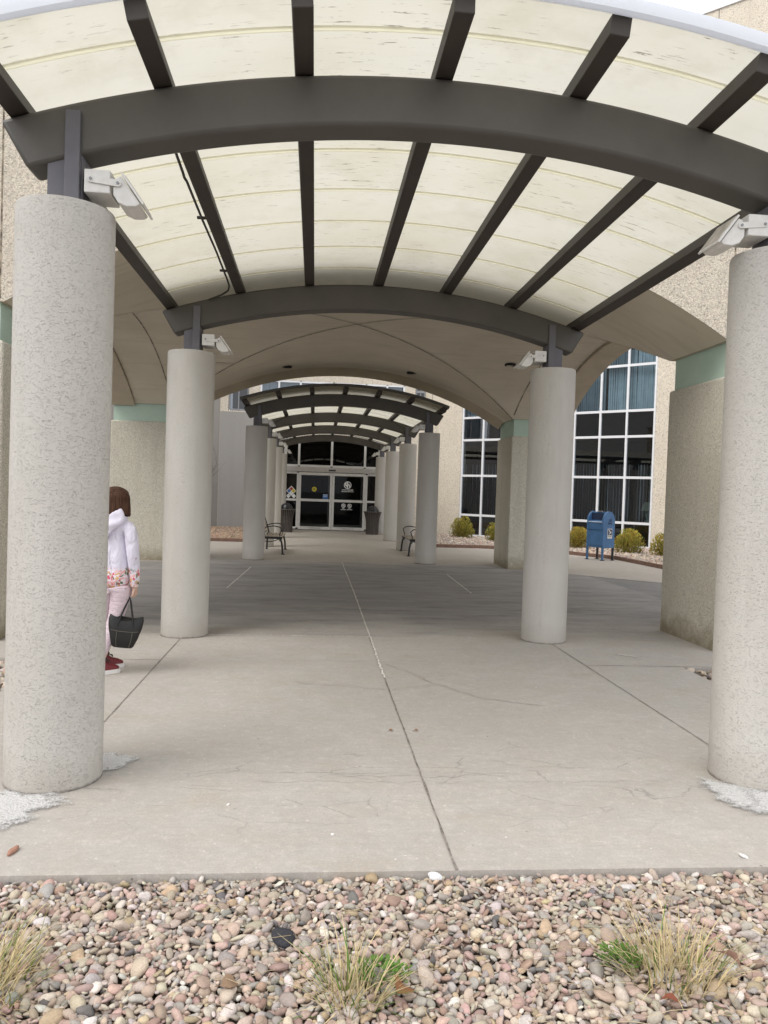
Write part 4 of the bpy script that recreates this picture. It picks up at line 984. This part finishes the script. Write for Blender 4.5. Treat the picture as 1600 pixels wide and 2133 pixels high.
# ------------------------------------------------------------------ trash bins
tb = thing('trash_bin', (1.64, 29.85, 0), 'bronze slatted trash bin with black dome lid right of the doors', 'trash bin', 'slatted bins flanking the entrance')
mb = MB(); mb.lathe([(.20, .05), (.22, .5), (.27, .86)], 28); mb.build('liner', 'bin_liner', tb, smooth=True)
mb = MB()
for k in range(26):
    a = 2 * math.pi * k / 26; ca, sa = math.cos(a), math.sin(a); t = Vector((-sa, ca, 0)); rings = []
    for r, z in ((.245, .03), (.245, .25), (.252, .45), (.27, .62), (.305, .78), (.345, .87)):
        c = Vector((ca * r, sa * r, z)); o = Vector((ca, sa, 0)) * .004
        rings.append([c - t * .021 - o, c + t * .021 - o, c + t * .021 + o, c - t * .021 + o])
    mb.loft(rings)
mb.build('slats', 'bin_bronze', tb)
mb = MB(); mb.lathe([(.345, .865), (.36, .865), (.36, .895), (.20, .90), (.20, .885), (.345, .88)], 36, cap=False); mb.build('rim', 'bin_bronze', tb, smooth=True, ang=30)
mb = MB(); mb.lathe([(.25, 0), (.25, .035), (.24, .04), (.23, .0)], 36, cap=False); mb.build('base_ring', 'bin_bronze', tb, smooth=True, ang=30)
mb = MB(); mb.lathe([(.245 * math.cos(a), .895 + .235 * math.sin(a)) for a in np.linspace(0, math.pi / 2 - .02, 12)], 36); dm = mb.build('dome_lid', 'dome_black', tb, smooth=True)
mb = MB(); mb.box((-.02, -.225, .97), (.17, .06, .12), Matrix.Rotation(R(-22), 3, 'X')); mb.build('opening_flap', 'bin_liner', dm, bevel=.02)
dup(tb, (-1.70, 29.9, 0), .4, 'bronze slatted trash bin half hidden behind the left columns')

# ------------------------------------------------------------------ shrubs, bare tree
def shrub(loc, w_, h, seed, label, warm):
    r = random.Random(seed); mb = MB(); t = thing('shrub', loc, label, 'shrub', 'clipped yellow-green shrubs in the right bed')
    lobes = [(r.uniform(-.26, .26) * w_, r.uniform(-.24, .24) * w_, r.uniform(.62, 1.12)) for _ in range(9)]
    for k in range(3400):
        lx, ly, lh = lobes[k % 9]
        a = r.uniform(0, 6.283); u = r.random() ** .5
        q = r.random(); z = h * lh * (q ** .75); wid = w_ * .36 * math.sqrt(max(.03, 1 - (q * .96) ** 2.2)) * (.75 + .25 * min(1, q * 5))
        c = Vector((lx * (1 - .2 * q) + math.cos(a) * wid * u, ly * (1 - .2 * q) + math.sin(a) * wid * u, z))
        out = Vector((math.cos(a) * u * .7 + r.uniform(-.3, .3), math.sin(a) * u * .7 + r.uniform(-.3, .3), 1.1)).normalized(); sd = out.cross(Vector((r.uniform(-1, 1), r.uniform(-1, 1), r.uniform(-1, 1)))).normalized()
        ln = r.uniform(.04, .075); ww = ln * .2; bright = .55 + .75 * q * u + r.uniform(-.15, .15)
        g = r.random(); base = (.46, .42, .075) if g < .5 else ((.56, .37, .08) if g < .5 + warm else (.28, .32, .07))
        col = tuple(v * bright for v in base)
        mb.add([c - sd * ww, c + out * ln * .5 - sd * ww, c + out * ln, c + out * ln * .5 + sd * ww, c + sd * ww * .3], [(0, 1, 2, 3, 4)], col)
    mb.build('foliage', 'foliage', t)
    mb = MB()
    for k in range(14):
        a = r.uniform(0, 6.28); e = Vector((math.cos(a) * w_ * .33, math.sin(a) * w_ * .33, h * r.uniform(.5, .8))); mb.tube([(0, 0, 0), e * .5 + Vector((0, 0, .05)), e], [.014, .01, .005], 5)
    mb.build('stem', 'bark', t)
shrub((4.98, 28.7, .02), .84, .74, 1, 'round yellow-green shrub nearest the entrance columns, farthest back', .2)
shrub((5.95, 27.0, .02), .80, .66, 2, 'shrub half hidden by the far right pier', .2)
shrub((8.0, 24.2, .02), .82, .66, 3, 'orange-tinged shrub behind the left side of the mailbox', .42)
shrub((8.95, 22.75, .02), .95, .70, 4, 'bushy shrub just right of the mailbox', .25)
shrub((9.75, 21.7, .02), .95, .62, 5, 'shrub at the edge of the near right pier, farthest right', .3)
shrub((7.0, 25.6, .02), .8, .66, 6, 'shrub hidden behind the right rear column', .3)
def branches(mb, p, d, ln, rad, depth, r):
    pts = [p]; q = p.copy(); dd = d.copy()
    for k in range(4):
        dd = (dd + Vector((r.uniform(-.28, .28), r.uniform(-.28, .28), r.uniform(-.12, .2)))).normalized(); q = q + dd * ln / 4; pts.append(q.copy())
    mb.tube(pts, [rad * (1 - .11 * i) for i in range(5)], 5)
    if depth == 0: return
    for k in range(r.choice((3, 4, 4))):
        i = r.choice((1, 2, 3, 4)); nd = (dd + Vector((r.uniform(-1, 1), r.uniform(-1, 1), r.uniform(-.15, .7)))).normalized()
        branches(mb, pts[i], nd, ln * r.uniform(.5, .75), rad * .5, depth - 1, r)
r = random.Random(12)
bt = thing('bare_tree', (-5.15, 30.5, .02), 'leafless thin-branched tree against the shaded left wall', 'tree')
mb = MB(); mb.tube([(0, 0, 0), (.03, .02, .5), (0, .05, 1.0), (.05, .02, 1.5)], [.05, .045, .04, .032], 8); mb.build('trunk', 'bark', bt, smooth=True)
mb = MB()
for k in range(9):
    a = r.uniform(0, 6.28); branches(mb, Vector((.02, .02, .7 + .1 * k)), Vector((math.cos(a) * .75, math.sin(a) * .5, .8)).normalized(), r.uniform(1.0, 1.7), .014, 2, r)
mb.build('branches', 'bark', bt, smooth=True)

# ------------------------------------------------------------------ grass tufts, weeds, leaves, straw, stones
def blade(mb, base, dirv, ln, wd, bend, col, r):
    side = dirv.cross(Vector((0, 0, 1))); side = side.normalized() if side.length > .01 else Vector((1, 0, 0))
    if r.random() < .5: side = (side + Vector((r.uniform(-1, 1), r.uniform(-1, 1), 0))).normalized()
    L = []; Rr = []; p = base.copy(); d = dirv.copy(); n = 4
    for i in range(n + 1):
        wv = wd * (1 - .85 * (i / n) ** 1.5); L.append(p - side * wv); Rr.append(p + side * wv)
        d = (d + bend * (1 / n)).normalized(); p = p + d * ln / n
    mb.add(L + Rr, [(i, i + 1, n + 2 + i, n + 1 + i) for i in range(n)], col)
def tuft(loc, rx, ry, h, count, seed, label, green):
    r = random.Random(seed); mb = MB()
    for k in range(count):
        a = r.uniform(0, 6.283); q = r.random() ** .5; b = Vector((math.cos(a) * rx * q, math.sin(a) * ry * q, -.04))
        d = Vector((b.x * 2.2 / rx * .16 + r.uniform(-.22, .22), b.y / ry * .2 + r.uniform(-.22, .22), 1)).normalized()
        bend = Vector((b.x / rx * .7 + r.uniform(-.7, .7), b.y / ry * .5 + r.uniform(-.7, .7), -.7 * r.random()))
        if r.random() < .26: d = Vector((d.x * 3, d.y * 3 - .2, .5)).normalized(); bend.z -= .7
        if r.random() < green: col = (.16 + r.uniform(-.04, .06), .24 + r.uniform(-.05, .06), .06)
        else: u = r.uniform(.75, 1.3); col = (.64 * u, .53 * u, .31 * u)
        blade(mb, b, d, h * r.uniform(.5, 1.1), r.uniform(.0018, .0034), bend, col, r)
    o = mb.build('grass_tuft', 'straw'); o.location = loc; return tag(o, label, 'grass', 'dry grass tufts in the gravel')
tuft((-1.66, 2.50, -.02), .15, .17, .25, 420, 1, 'dry grass tuft at the left photo edge', .22)
tuft((-.47, 2.42, -.02), .085, .09, .25, 190, 2, 'thin dry grass tuft at the bottom centre of the gravel', .25)
tuft((.65, 2.50, -.02), .15, .13, .24, 360, 3, 'largest dry grass tuft at the lower right of the gravel', .18)
def weed(loc, rx, count, seed, label):
    r = random.Random(seed); mb = MB()
    for k in range(count):
        a = r.uniform(0, 6.283); q = r.random() ** .5 * rx; c = Vector((math.cos(a) * q, math.sin(a) * q * .7, r.uniform(0, .035)))
        d = Vector((math.cos(a + r.uniform(-1, 1)), math.sin(a + r.uniform(-1, 1)), r.uniform(.1, .9))).normalized(); s = d.cross(Vector((0, 0, 1))).normalized(); ln = r.uniform(.012, .026)
        u = r.uniform(.7, 1.3); col = (.13 * u, .26 * u, .045 * u)
        mb.add([c, c + d * ln * .45 - s * ln * .3, c + d * ln, c + d * ln * .45 + s * ln * .3], [(0, 1, 2, 3)], col)
    o = mb.build('green_weed', 'foliage'); o.location = loc; return tag(o, label, 'weed', 'small green weeds in the gravel')
weed((-.36, 2.50, -.01), .085, 260, 1, 'low bright green weed beside the centre grass tuft')
weed((.48, 2.56, -.01), .075, 220, 2, 'low bright green weed at the left foot of the right grass tuft')
def leaf(loc, rot, size, mat_col, label, name='dead_leaf', cat='leaf'):
    mb = MB(); n = 9; L = []; Q = []; m = []
    for i in range(n + 1):
        t = i / n; wv = size * .42 * math.sin(math.pi * t ** .8) * (1 + .12 * math.sin(t * 22)) + .0008; z = .16 * size * math.sin(t * 3.1)
        L.append((t * size - size / 2, wv, z + wv * .35)); Q.append((t * size - size / 2, -wv, z + wv * .35)); m.append((t * size - size / 2, 0, z))
    k = n + 1; mb.add(L + m + Q, [(i, i + 1, k + i + 1, k + i) for i in range(n)] + [(k + i, k + i + 1, 2 * k + i + 1, 2 * k + i) for i in range(n)], mat_col)
    mb.tube([(-size / 2 - size * .3, 0, -.002), (-size / 2, 0, 0)], .0012, 5, mat_col)
    o = mb.build(name, 'straw', smooth=True); o.location = loc; o.rotation_euler = rot; return tag(o, label, cat)
leaf((-.31, 2.41, .01), (.5, .3, 1.2), .085, (.28, .13, .06), 'brown curled leaf beside the centre weed')
leaf((.80, 2.42, .075), (.9, -.3, 2.3), .075, (.42, .26, .21), 'pinkish dry leaf caught in the right grass tuft')
leaf((-.86, 2.47, 0), (.3, .2, .4), .06, (.30, .20, .13), 'small dull brown leaf lying left of the centre tuft')
leaf((.55, 2.33, .0), (.2, .2, 2.6), .06, (.30, .10, .06), 'reddish leaf lying on stones below the right tuft')
r = random.Random(77); mb = MB()
for k in range(150):
    x = r.gauss(-.45, .35) if k % 2 else r.gauss(.6, .5); y = r.uniform(1.95, 3.0); a = r.uniform(0, 3.14); ln = r.uniform(.05, .22)
    d = Vector((math.cos(a), math.sin(a) * .6, 0)); p = Vector((x, y, r.uniform(-.012, .012))); u = r.uniform(.7, 1.2)
    mb.tube([p - d * ln / 2, p + Vector((0, 0, .012)) + Vector((d.y, -d.x, 0)) * r.uniform(-.01, .01), p + d * ln / 2], .0013, 4, (.52 * u, .42 * u, .28 * u))
tag(mb.build('dry_straw', 'straw'), 'loose dry straw stalks scattered over the gravel', 'straw', None, 'stuff')
def stone(loc, dims, col, label, seed, name='stone', rough_=True):
    bv, bf = ico(3); g = np.random.default_rng(seed); v = bv.copy()
    for _ in range(5):
        d = g.normal(size=3); d /= np.linalg.norm(d); v *= (1 + .12 * np.sin(3 * (bv @ d) + g.uniform(0, 6)))[:, None]
    v = v * np.array(dims); mb = MB(); mb.add([tuple(q) for q in v], [tuple(q) for q in bf], col)
    o = mb.build(name, 'pebbles', smooth=True, ang=60); o.location = loc; o.rotation_euler = (0, 0, g.uniform(0, 3)); return tag(o, label, 'stone')
stone((-.70, 2.735, -.012), (.046, .034, .028), (.04, .042, .05), 'large blackish stone among the pale pebbles', 4)
stone((-1.885, 3.40, .008), (.034, .018, .012), (.40, .22, .16), 'reddish stone chip on the pavement at the left edge', 5)
stone((1.36, 3.29, .006), (.022, .012, .008), (.75, .74, .72), 'tiny white chip on the pavement at the right edge', 6)
stone((-.08, 3.15, -.002), (.034, .02, .014), (.72, .73, .74), 'flat white stone against the pavement edge', 8)
for i, (x, y) in enumerate([(-1.02, 3.9), (-.5, 3.55)]):
    stone((x, y, .003), (.010, .007, .005), (.75, .73, .70), ['speck of white grit on the pavement right of the left column', 'speck of white grit on the pavement nearer the gravel'][i], 30 + i)
leaf((-.07, 5.12, .003), (.03, .0, .2), .03, (.30, .14, .06), 'small brown leaf on the pavement, left one of a pair by the joint')
leaf((.10, 5.12, .003), (.0, .03, -.3), .03, (.32, .15, .06), 'small brown leaf on the pavement, right one of a pair by the joint')

# ------------------------------------------------------------------ person (local frame: +y is where she faces)
def skin(name, verts, edges, radii, mat, parent, sub=2, root=0):
    me = bpy.data.meshes.new(name); me.from_pydata(verts, edges, []); o = bpy.data.objects.new(name, me); C.objects.link(o)
    o.modifiers.new('skin', 'SKIN').use_smooth_shade = True
    sv_ = me.skin_vertices[0].data if me.skin_vertices else None
    if sv_ is None:
        bm = bmesh.new(); bm.from_mesh(me); bm.verts.layers.skin.verify(); bm.to_mesh(me); bm.free(); sv_ = me.skin_vertices[0].data
    for d_, rd in zip(sv_, radii): d_.radius = rd if isinstance(rd, tuple) else (rd, rd)
    for i, d_ in enumerate(sv_): d_.use_root = (i == root)
    ss_ = o.modifiers.new('sub', 'SUBSURF'); ss_.levels = sub; ss_.render_levels = sub
    dg = bpy.context.evaluated_depsgraph_get(); m2 = bpy.data.meshes.new_from_object(o.evaluated_get(dg)); m2.name = name
    o.modifiers.clear(); o.data = m2; m2.materials.clear(); m2.materials.append(M[mat])
    m2.polygons.foreach_set('use_smooth', [True] * len(m2.polygons))
    o.parent = parent; return o
gy = R(-22)
g = thing('person', (-2.315, 6.72, 0), 'person from behind in white floral hoodie and pink leggings beside the left column', 'person', None, gy)
V = []; Ed = []; Ra = []
def av(p, r, link=None):
    V.append(p); Ra.append(r)
    if link is not None: Ed.append((link, len(V) - 1))
    return len(V) - 1
pel = av((0, 0, .80), (.10, .07)); ab = av((0, .01, .95), (.085, .06), pel); ch = av((0, .01, 1.12), (.085, .06), ab); sh = av((0, -.01, 1.24), (.065, .05), ch)
nk = av((0, -.005, 1.32), .045, sh); jaw = av((0, .015, 1.395), (.058, .066), nk); hm = av((0, .005, 1.47), (.072, .085), jaw); ht = av((0, 0, 1.54), (.05, .058), hm)
nose = av((0, .105, 1.445), .010, hm)
for s in (-1, 1):
    a1 = av((s * .145, -.01, 1.245), .040, sh); a2 = av((s * .188, -.02, 1.02), .032, a1); a3 = av((s * .185, .02, .80), .025, a2)
    hnd = av((s * .187, .03, .73), (.030, .018), a3)
    for k, (dy, ln) in enumerate(((-.024, .058), (-.008, .068), (.008, .066), (.023, .056))):
        b1 = av((s * .187 - s * .002, .03 + dy, .695), .009, hnd); b2 = av((s * .183, .03 + dy * 1.05, .695 - ln * .5), .0085, b1); av((s * .166, .03 + dy, .695 - ln * .62), .0075, b2)
    th = av((s * .180, .060, .725), .0105, hnd); av((s * .168, .072, .695), .0085, th)
    l1 = av((s * .075, 0, .72), .066, pel); l2 = av((s * .075 - .045, .015 - s * .02, .45), .052, l1); l3 = av((s * .06 - .075, -.01 - s * .06, .24), .045, l2); l4 = av((s * .055 - .10, -.01 - s * .10, .09), .032, l3)
    av((s * .055 - .06, .05 - s * .10, .035), (.026, .020), l4)
skin('body', V, Ed, Ra, 'skin', g)
# leggings
V = []; Ed = []; Ra = []
p0 = av((0, 0, .83), (.130, .095))
for s in (-1, 1):
    a = av((s * .078, 0, .70), .098, p0); b = av((s * .075 - .045, .012 - s * .02, .46), .066, a); c = av((s * .06 - .075, -.008 - s * .06, .28), .058, b); av((s * .055 - .098, -.01 - s * .10, .14), .047, c)
skin('leggings', V, Ed, Ra, 'leggings', g)
# hoodie
V = []; Ed = []; Ra = []
p0 = av((0, .0, .70), (.158, .120)); p1 = av((0, .0, .86), (.150, .114), p0); p2 = av((0, .0, 1.02), (.142, .105), p1); p3 = av((0, -.005, 1.17), (.138, .10), p2); p4 = av((0, -.01, 1.27), (.10, .075), p3); av((0, -.01, 1.325), (.062, .058), p4)
for s in (-1, 1):
    a = av((s * .155, -.012, 1.245), .062, p4); b = av((s * .192, -.022, 1.04), .056, a); c = av((s * .192, .012, .86), .047, b); av((s * .187, .022, .765), .040, c)
skin('hoodie', V, Ed, Ra, 'hoodie', g)
mb = MB(); rings = []       # hood draped behind the neck
for t in np.linspace(0, 1, 12):
    z = 1.37 - .24 * t; wd = .10 + .045 * math.sin(math.pi * min(1, t * 1.3)) - .10 * max(0, t - .55) * 2; dp = .040 + .022 * math.sin(math.pi * t) + .010 * math.sin(t * 17)
    rings.append([Vector((wd * math.cos(a), -.078 - .012 * t + dp * math.sin(a) * (1 + .10 * math.sin(5 * a + t * 5)), z + .045 * math.cos(a) ** 2)) for a in np.linspace(0, 2 * math.pi, 25)[:-1]])
mb.loft(rings); o = mb.build('hood', 'hoodie_lilac_plain', g, smooth=True, ang=80)
mb = MB(); mb.loft([[Vector((q_ * math.cos(a), -.02 + q_ * .95 * math.sin(a), z + .02 * math.sin(a))) for a in np.linspace(0, 2 * math.pi, 29)[:-1]] for q_, z in ((.098, 1.27), (.115, 1.31), (.108, 1.35), (.090, 1.375), (.072, 1.36), (.066, 1.32))], cap=False)
mb.build('collar', 'hoodie_lilac_plain', g, smooth=True, ang=80)
for s in (-1, 1):
    mb = MB(); mb.tube([(s * .187, .022, .775), (s * .187, .024, .745)], [.041, .034], 14); mb.build('cuff', 'hoodie', g, smooth=True)
# bob haircut
mb = MB(); rings = []; nn_ = 40
for t in np.linspace(0, 1, 18):
    th_ = t * 2.35
    if th_ < math.pi / 2: z = 1.475 + .115 * math.cos(th_); q_ = .120 * math.sin(th_) + .002
    else: u = (th_ - math.pi / 2) / (2.35 - math.pi / 2); z = 1.475 - .130 * u; q_ = .120 + .018 * u - .012 * u * u
    rg = []
    for k in range(nn_):
        a = 2 * math.pi * k / nn_; face = max(0, math.sin(a)); wob = 1 + .025 * math.sin(a * 9 + t * 2) + .014 * math.sin(a * 21 + 1)
        y = math.sin(a) * q_ * 1.03 * wob; zz = z - (.012 * math.sin(a * 7) * (t > .95))
        if t > .45 and face > .55: y = min(y, .055)
        rg.append(Vector((math.cos(a) * q_ * wob, y - .008, zz)))
    rings.append(rg)
mb.loft(rings, cap=True); mb.build('hair', 'hair', g, smooth=True, ang=80)
for s in (-1, 1):
    mb = MB(); mb.lathe([(.012 * math.cos(a), .009 * math.sin(a)) for a in np.linspace(-1.5, 1.5, 7)], 12, (s * .03, .086, 1.462)); mb.build('eye', 'eye_dark', g, smooth=True)
mb = MB(); mb.tube([(-.022, .078, 1.405), (0, .086, 1.402), (.022, .078, 1.405)], [.004, .007, .004], 8); mb.build('mouth', 'lip_pink', g, smooth=True)
# high-top trainers, toes turned right
for s, (fx, fy, ra) in ((-1, (-.155, .075, R(-38))), (1, (-.045, -.125, R(-30)))):
    rm = Matrix.Rotation(ra, 3, 'Z'); T = lambda x, y, z: rm @ Vector((x, y, z)) + Vector((fx, fy, 0))
    def ringx(y, w_, z0, z1): return [T(w_ * c_x, y, z0 + (z1 - z0) * c_z) for c_x, c_z in ((-1, 0), (1, 0), (1.0, .45), (.75, .85), (.3, 1), (-.3, 1), (-.75, .85), (-1, .45))]
    mb = MB(); mb.loft([ringx(y, w_, .03, z) for y, w_, z in ((-.075, .028, .12), (-.06, .038, .17), (-.01, .040, .17), (.035, .041, .125), (.08, .043, .09), (.13, .042, .075), (.165, .032, .058), (.175, .018, .05))])
    shoe = mb.build('shoe', 'shoe_red', g, smooth=True, ang=50)
    mb = MB(); mb.loft([[T(w_ * c_x, y, z) for c_x, z in ((-1, .0), (1, .0), (1, .034), (-1, .034))] for y, w_ in ((-.085, .03), (-.07, .042), (0, .043), (.08, .048), (.135, .047), (.172, .035), (.185, .02))]); mb.build('sole', 'shoe_sole', shoe, smooth=True, ang=40)
    mb = MB(); mb.loft([[T(w_ * 1.05 * math.cos(a), y0_ + .052 * math.sin(a), z) for a in np.linspace(0, 2 * math.pi, 17)[:-1]] for w_, y0_, z in ((.050, -.012, .095), (.052, -.008, .13), (.054, -.006, .17), (.056, -.006, .205))], cap=False)
    mb.tube([T(-.03, .045, .125), T(.0, .05, .135), T(.03, .045, .125)], .008, 6); mb.tube([T(-.032, .075, .105), T(.0, .08, .112), T(.032, .075, .105)], .007, 6)
    mb.build('ankle_collar', 'shoe_black', shoe, smooth=True, ang=60)

# ------------------------------------------------------------------ handbag hanging from the right hand
hp = Matrix.Rotation(gy, 3, 'Z') @ Vector((.178, .03, 0)) + Vector((-2.315, 6.72, 0))
bg_ = thing('handbag', (hp.x - .085, hp.y - .01, .225), 'black leather tote bag hanging from the hand by two handles', 'handbag', None, R(12))
bg_.rotation_euler = (0, R(7), R(12)); bg_.scale = (.9, .9, .98)
mb = MB(); rings = []
for z, wx, dy, sag in ((0, .085, .045, 0), (.012, .10, .055, 0), (.08, .128, .066, 0), (.17, .154, .060, .004), (.235, .160, .048, .016), (.272, .150, .034, .036)):
    rg = []
    for k in range(28):
        a = 2 * math.pi * k / 28; c_x = math.copysign(abs(math.cos(a)) ** .55, math.cos(a)); c_y = math.copysign(abs(math.sin(a)) ** .6, math.sin(a))
        rg.append(Vector((wx * c_x, dy * c_y, z - sag * (1 - abs(c_x)) + .007 * abs(c_x) ** 3 * (z > .1))))
    rings.append(rg)
mb.loft(rings); mb.build('bag_body', 'bag_black', bg_, smooth=True, ang=60)
for s in (-1, 1):
    mb = MB(); pts = [(-.075, s * .052, .13), (-.068, s * .050, .21), (-.045, s * .036, .30), (-.012, s * .018, .40), (0, s * .009, .436), (.014, s * .018, .40), (.042, s * .036, .30), (.066, s * .050, .21), (.073, s * .052, .13)]
    mb.tube(pts, .008, 8); mb.build('handle', 'bag_black', bg_, smooth=True)
    mb = MB()
    for x in (-.07, .07): mb.tube([(x, s * .064, .14), (x * .95, s * .069, .07), (x * .8, s * .055, .008)], .003, 5)
    mb.tube([(-.125, s * .055, .152), (-.08, s * .061, .145), (.0, s * .062, .143), (.08, s * .061, .145), (.125, s * .055, .152)], .0028, 5)
    mb.build('stitching', 'bag_stitch', bg_)
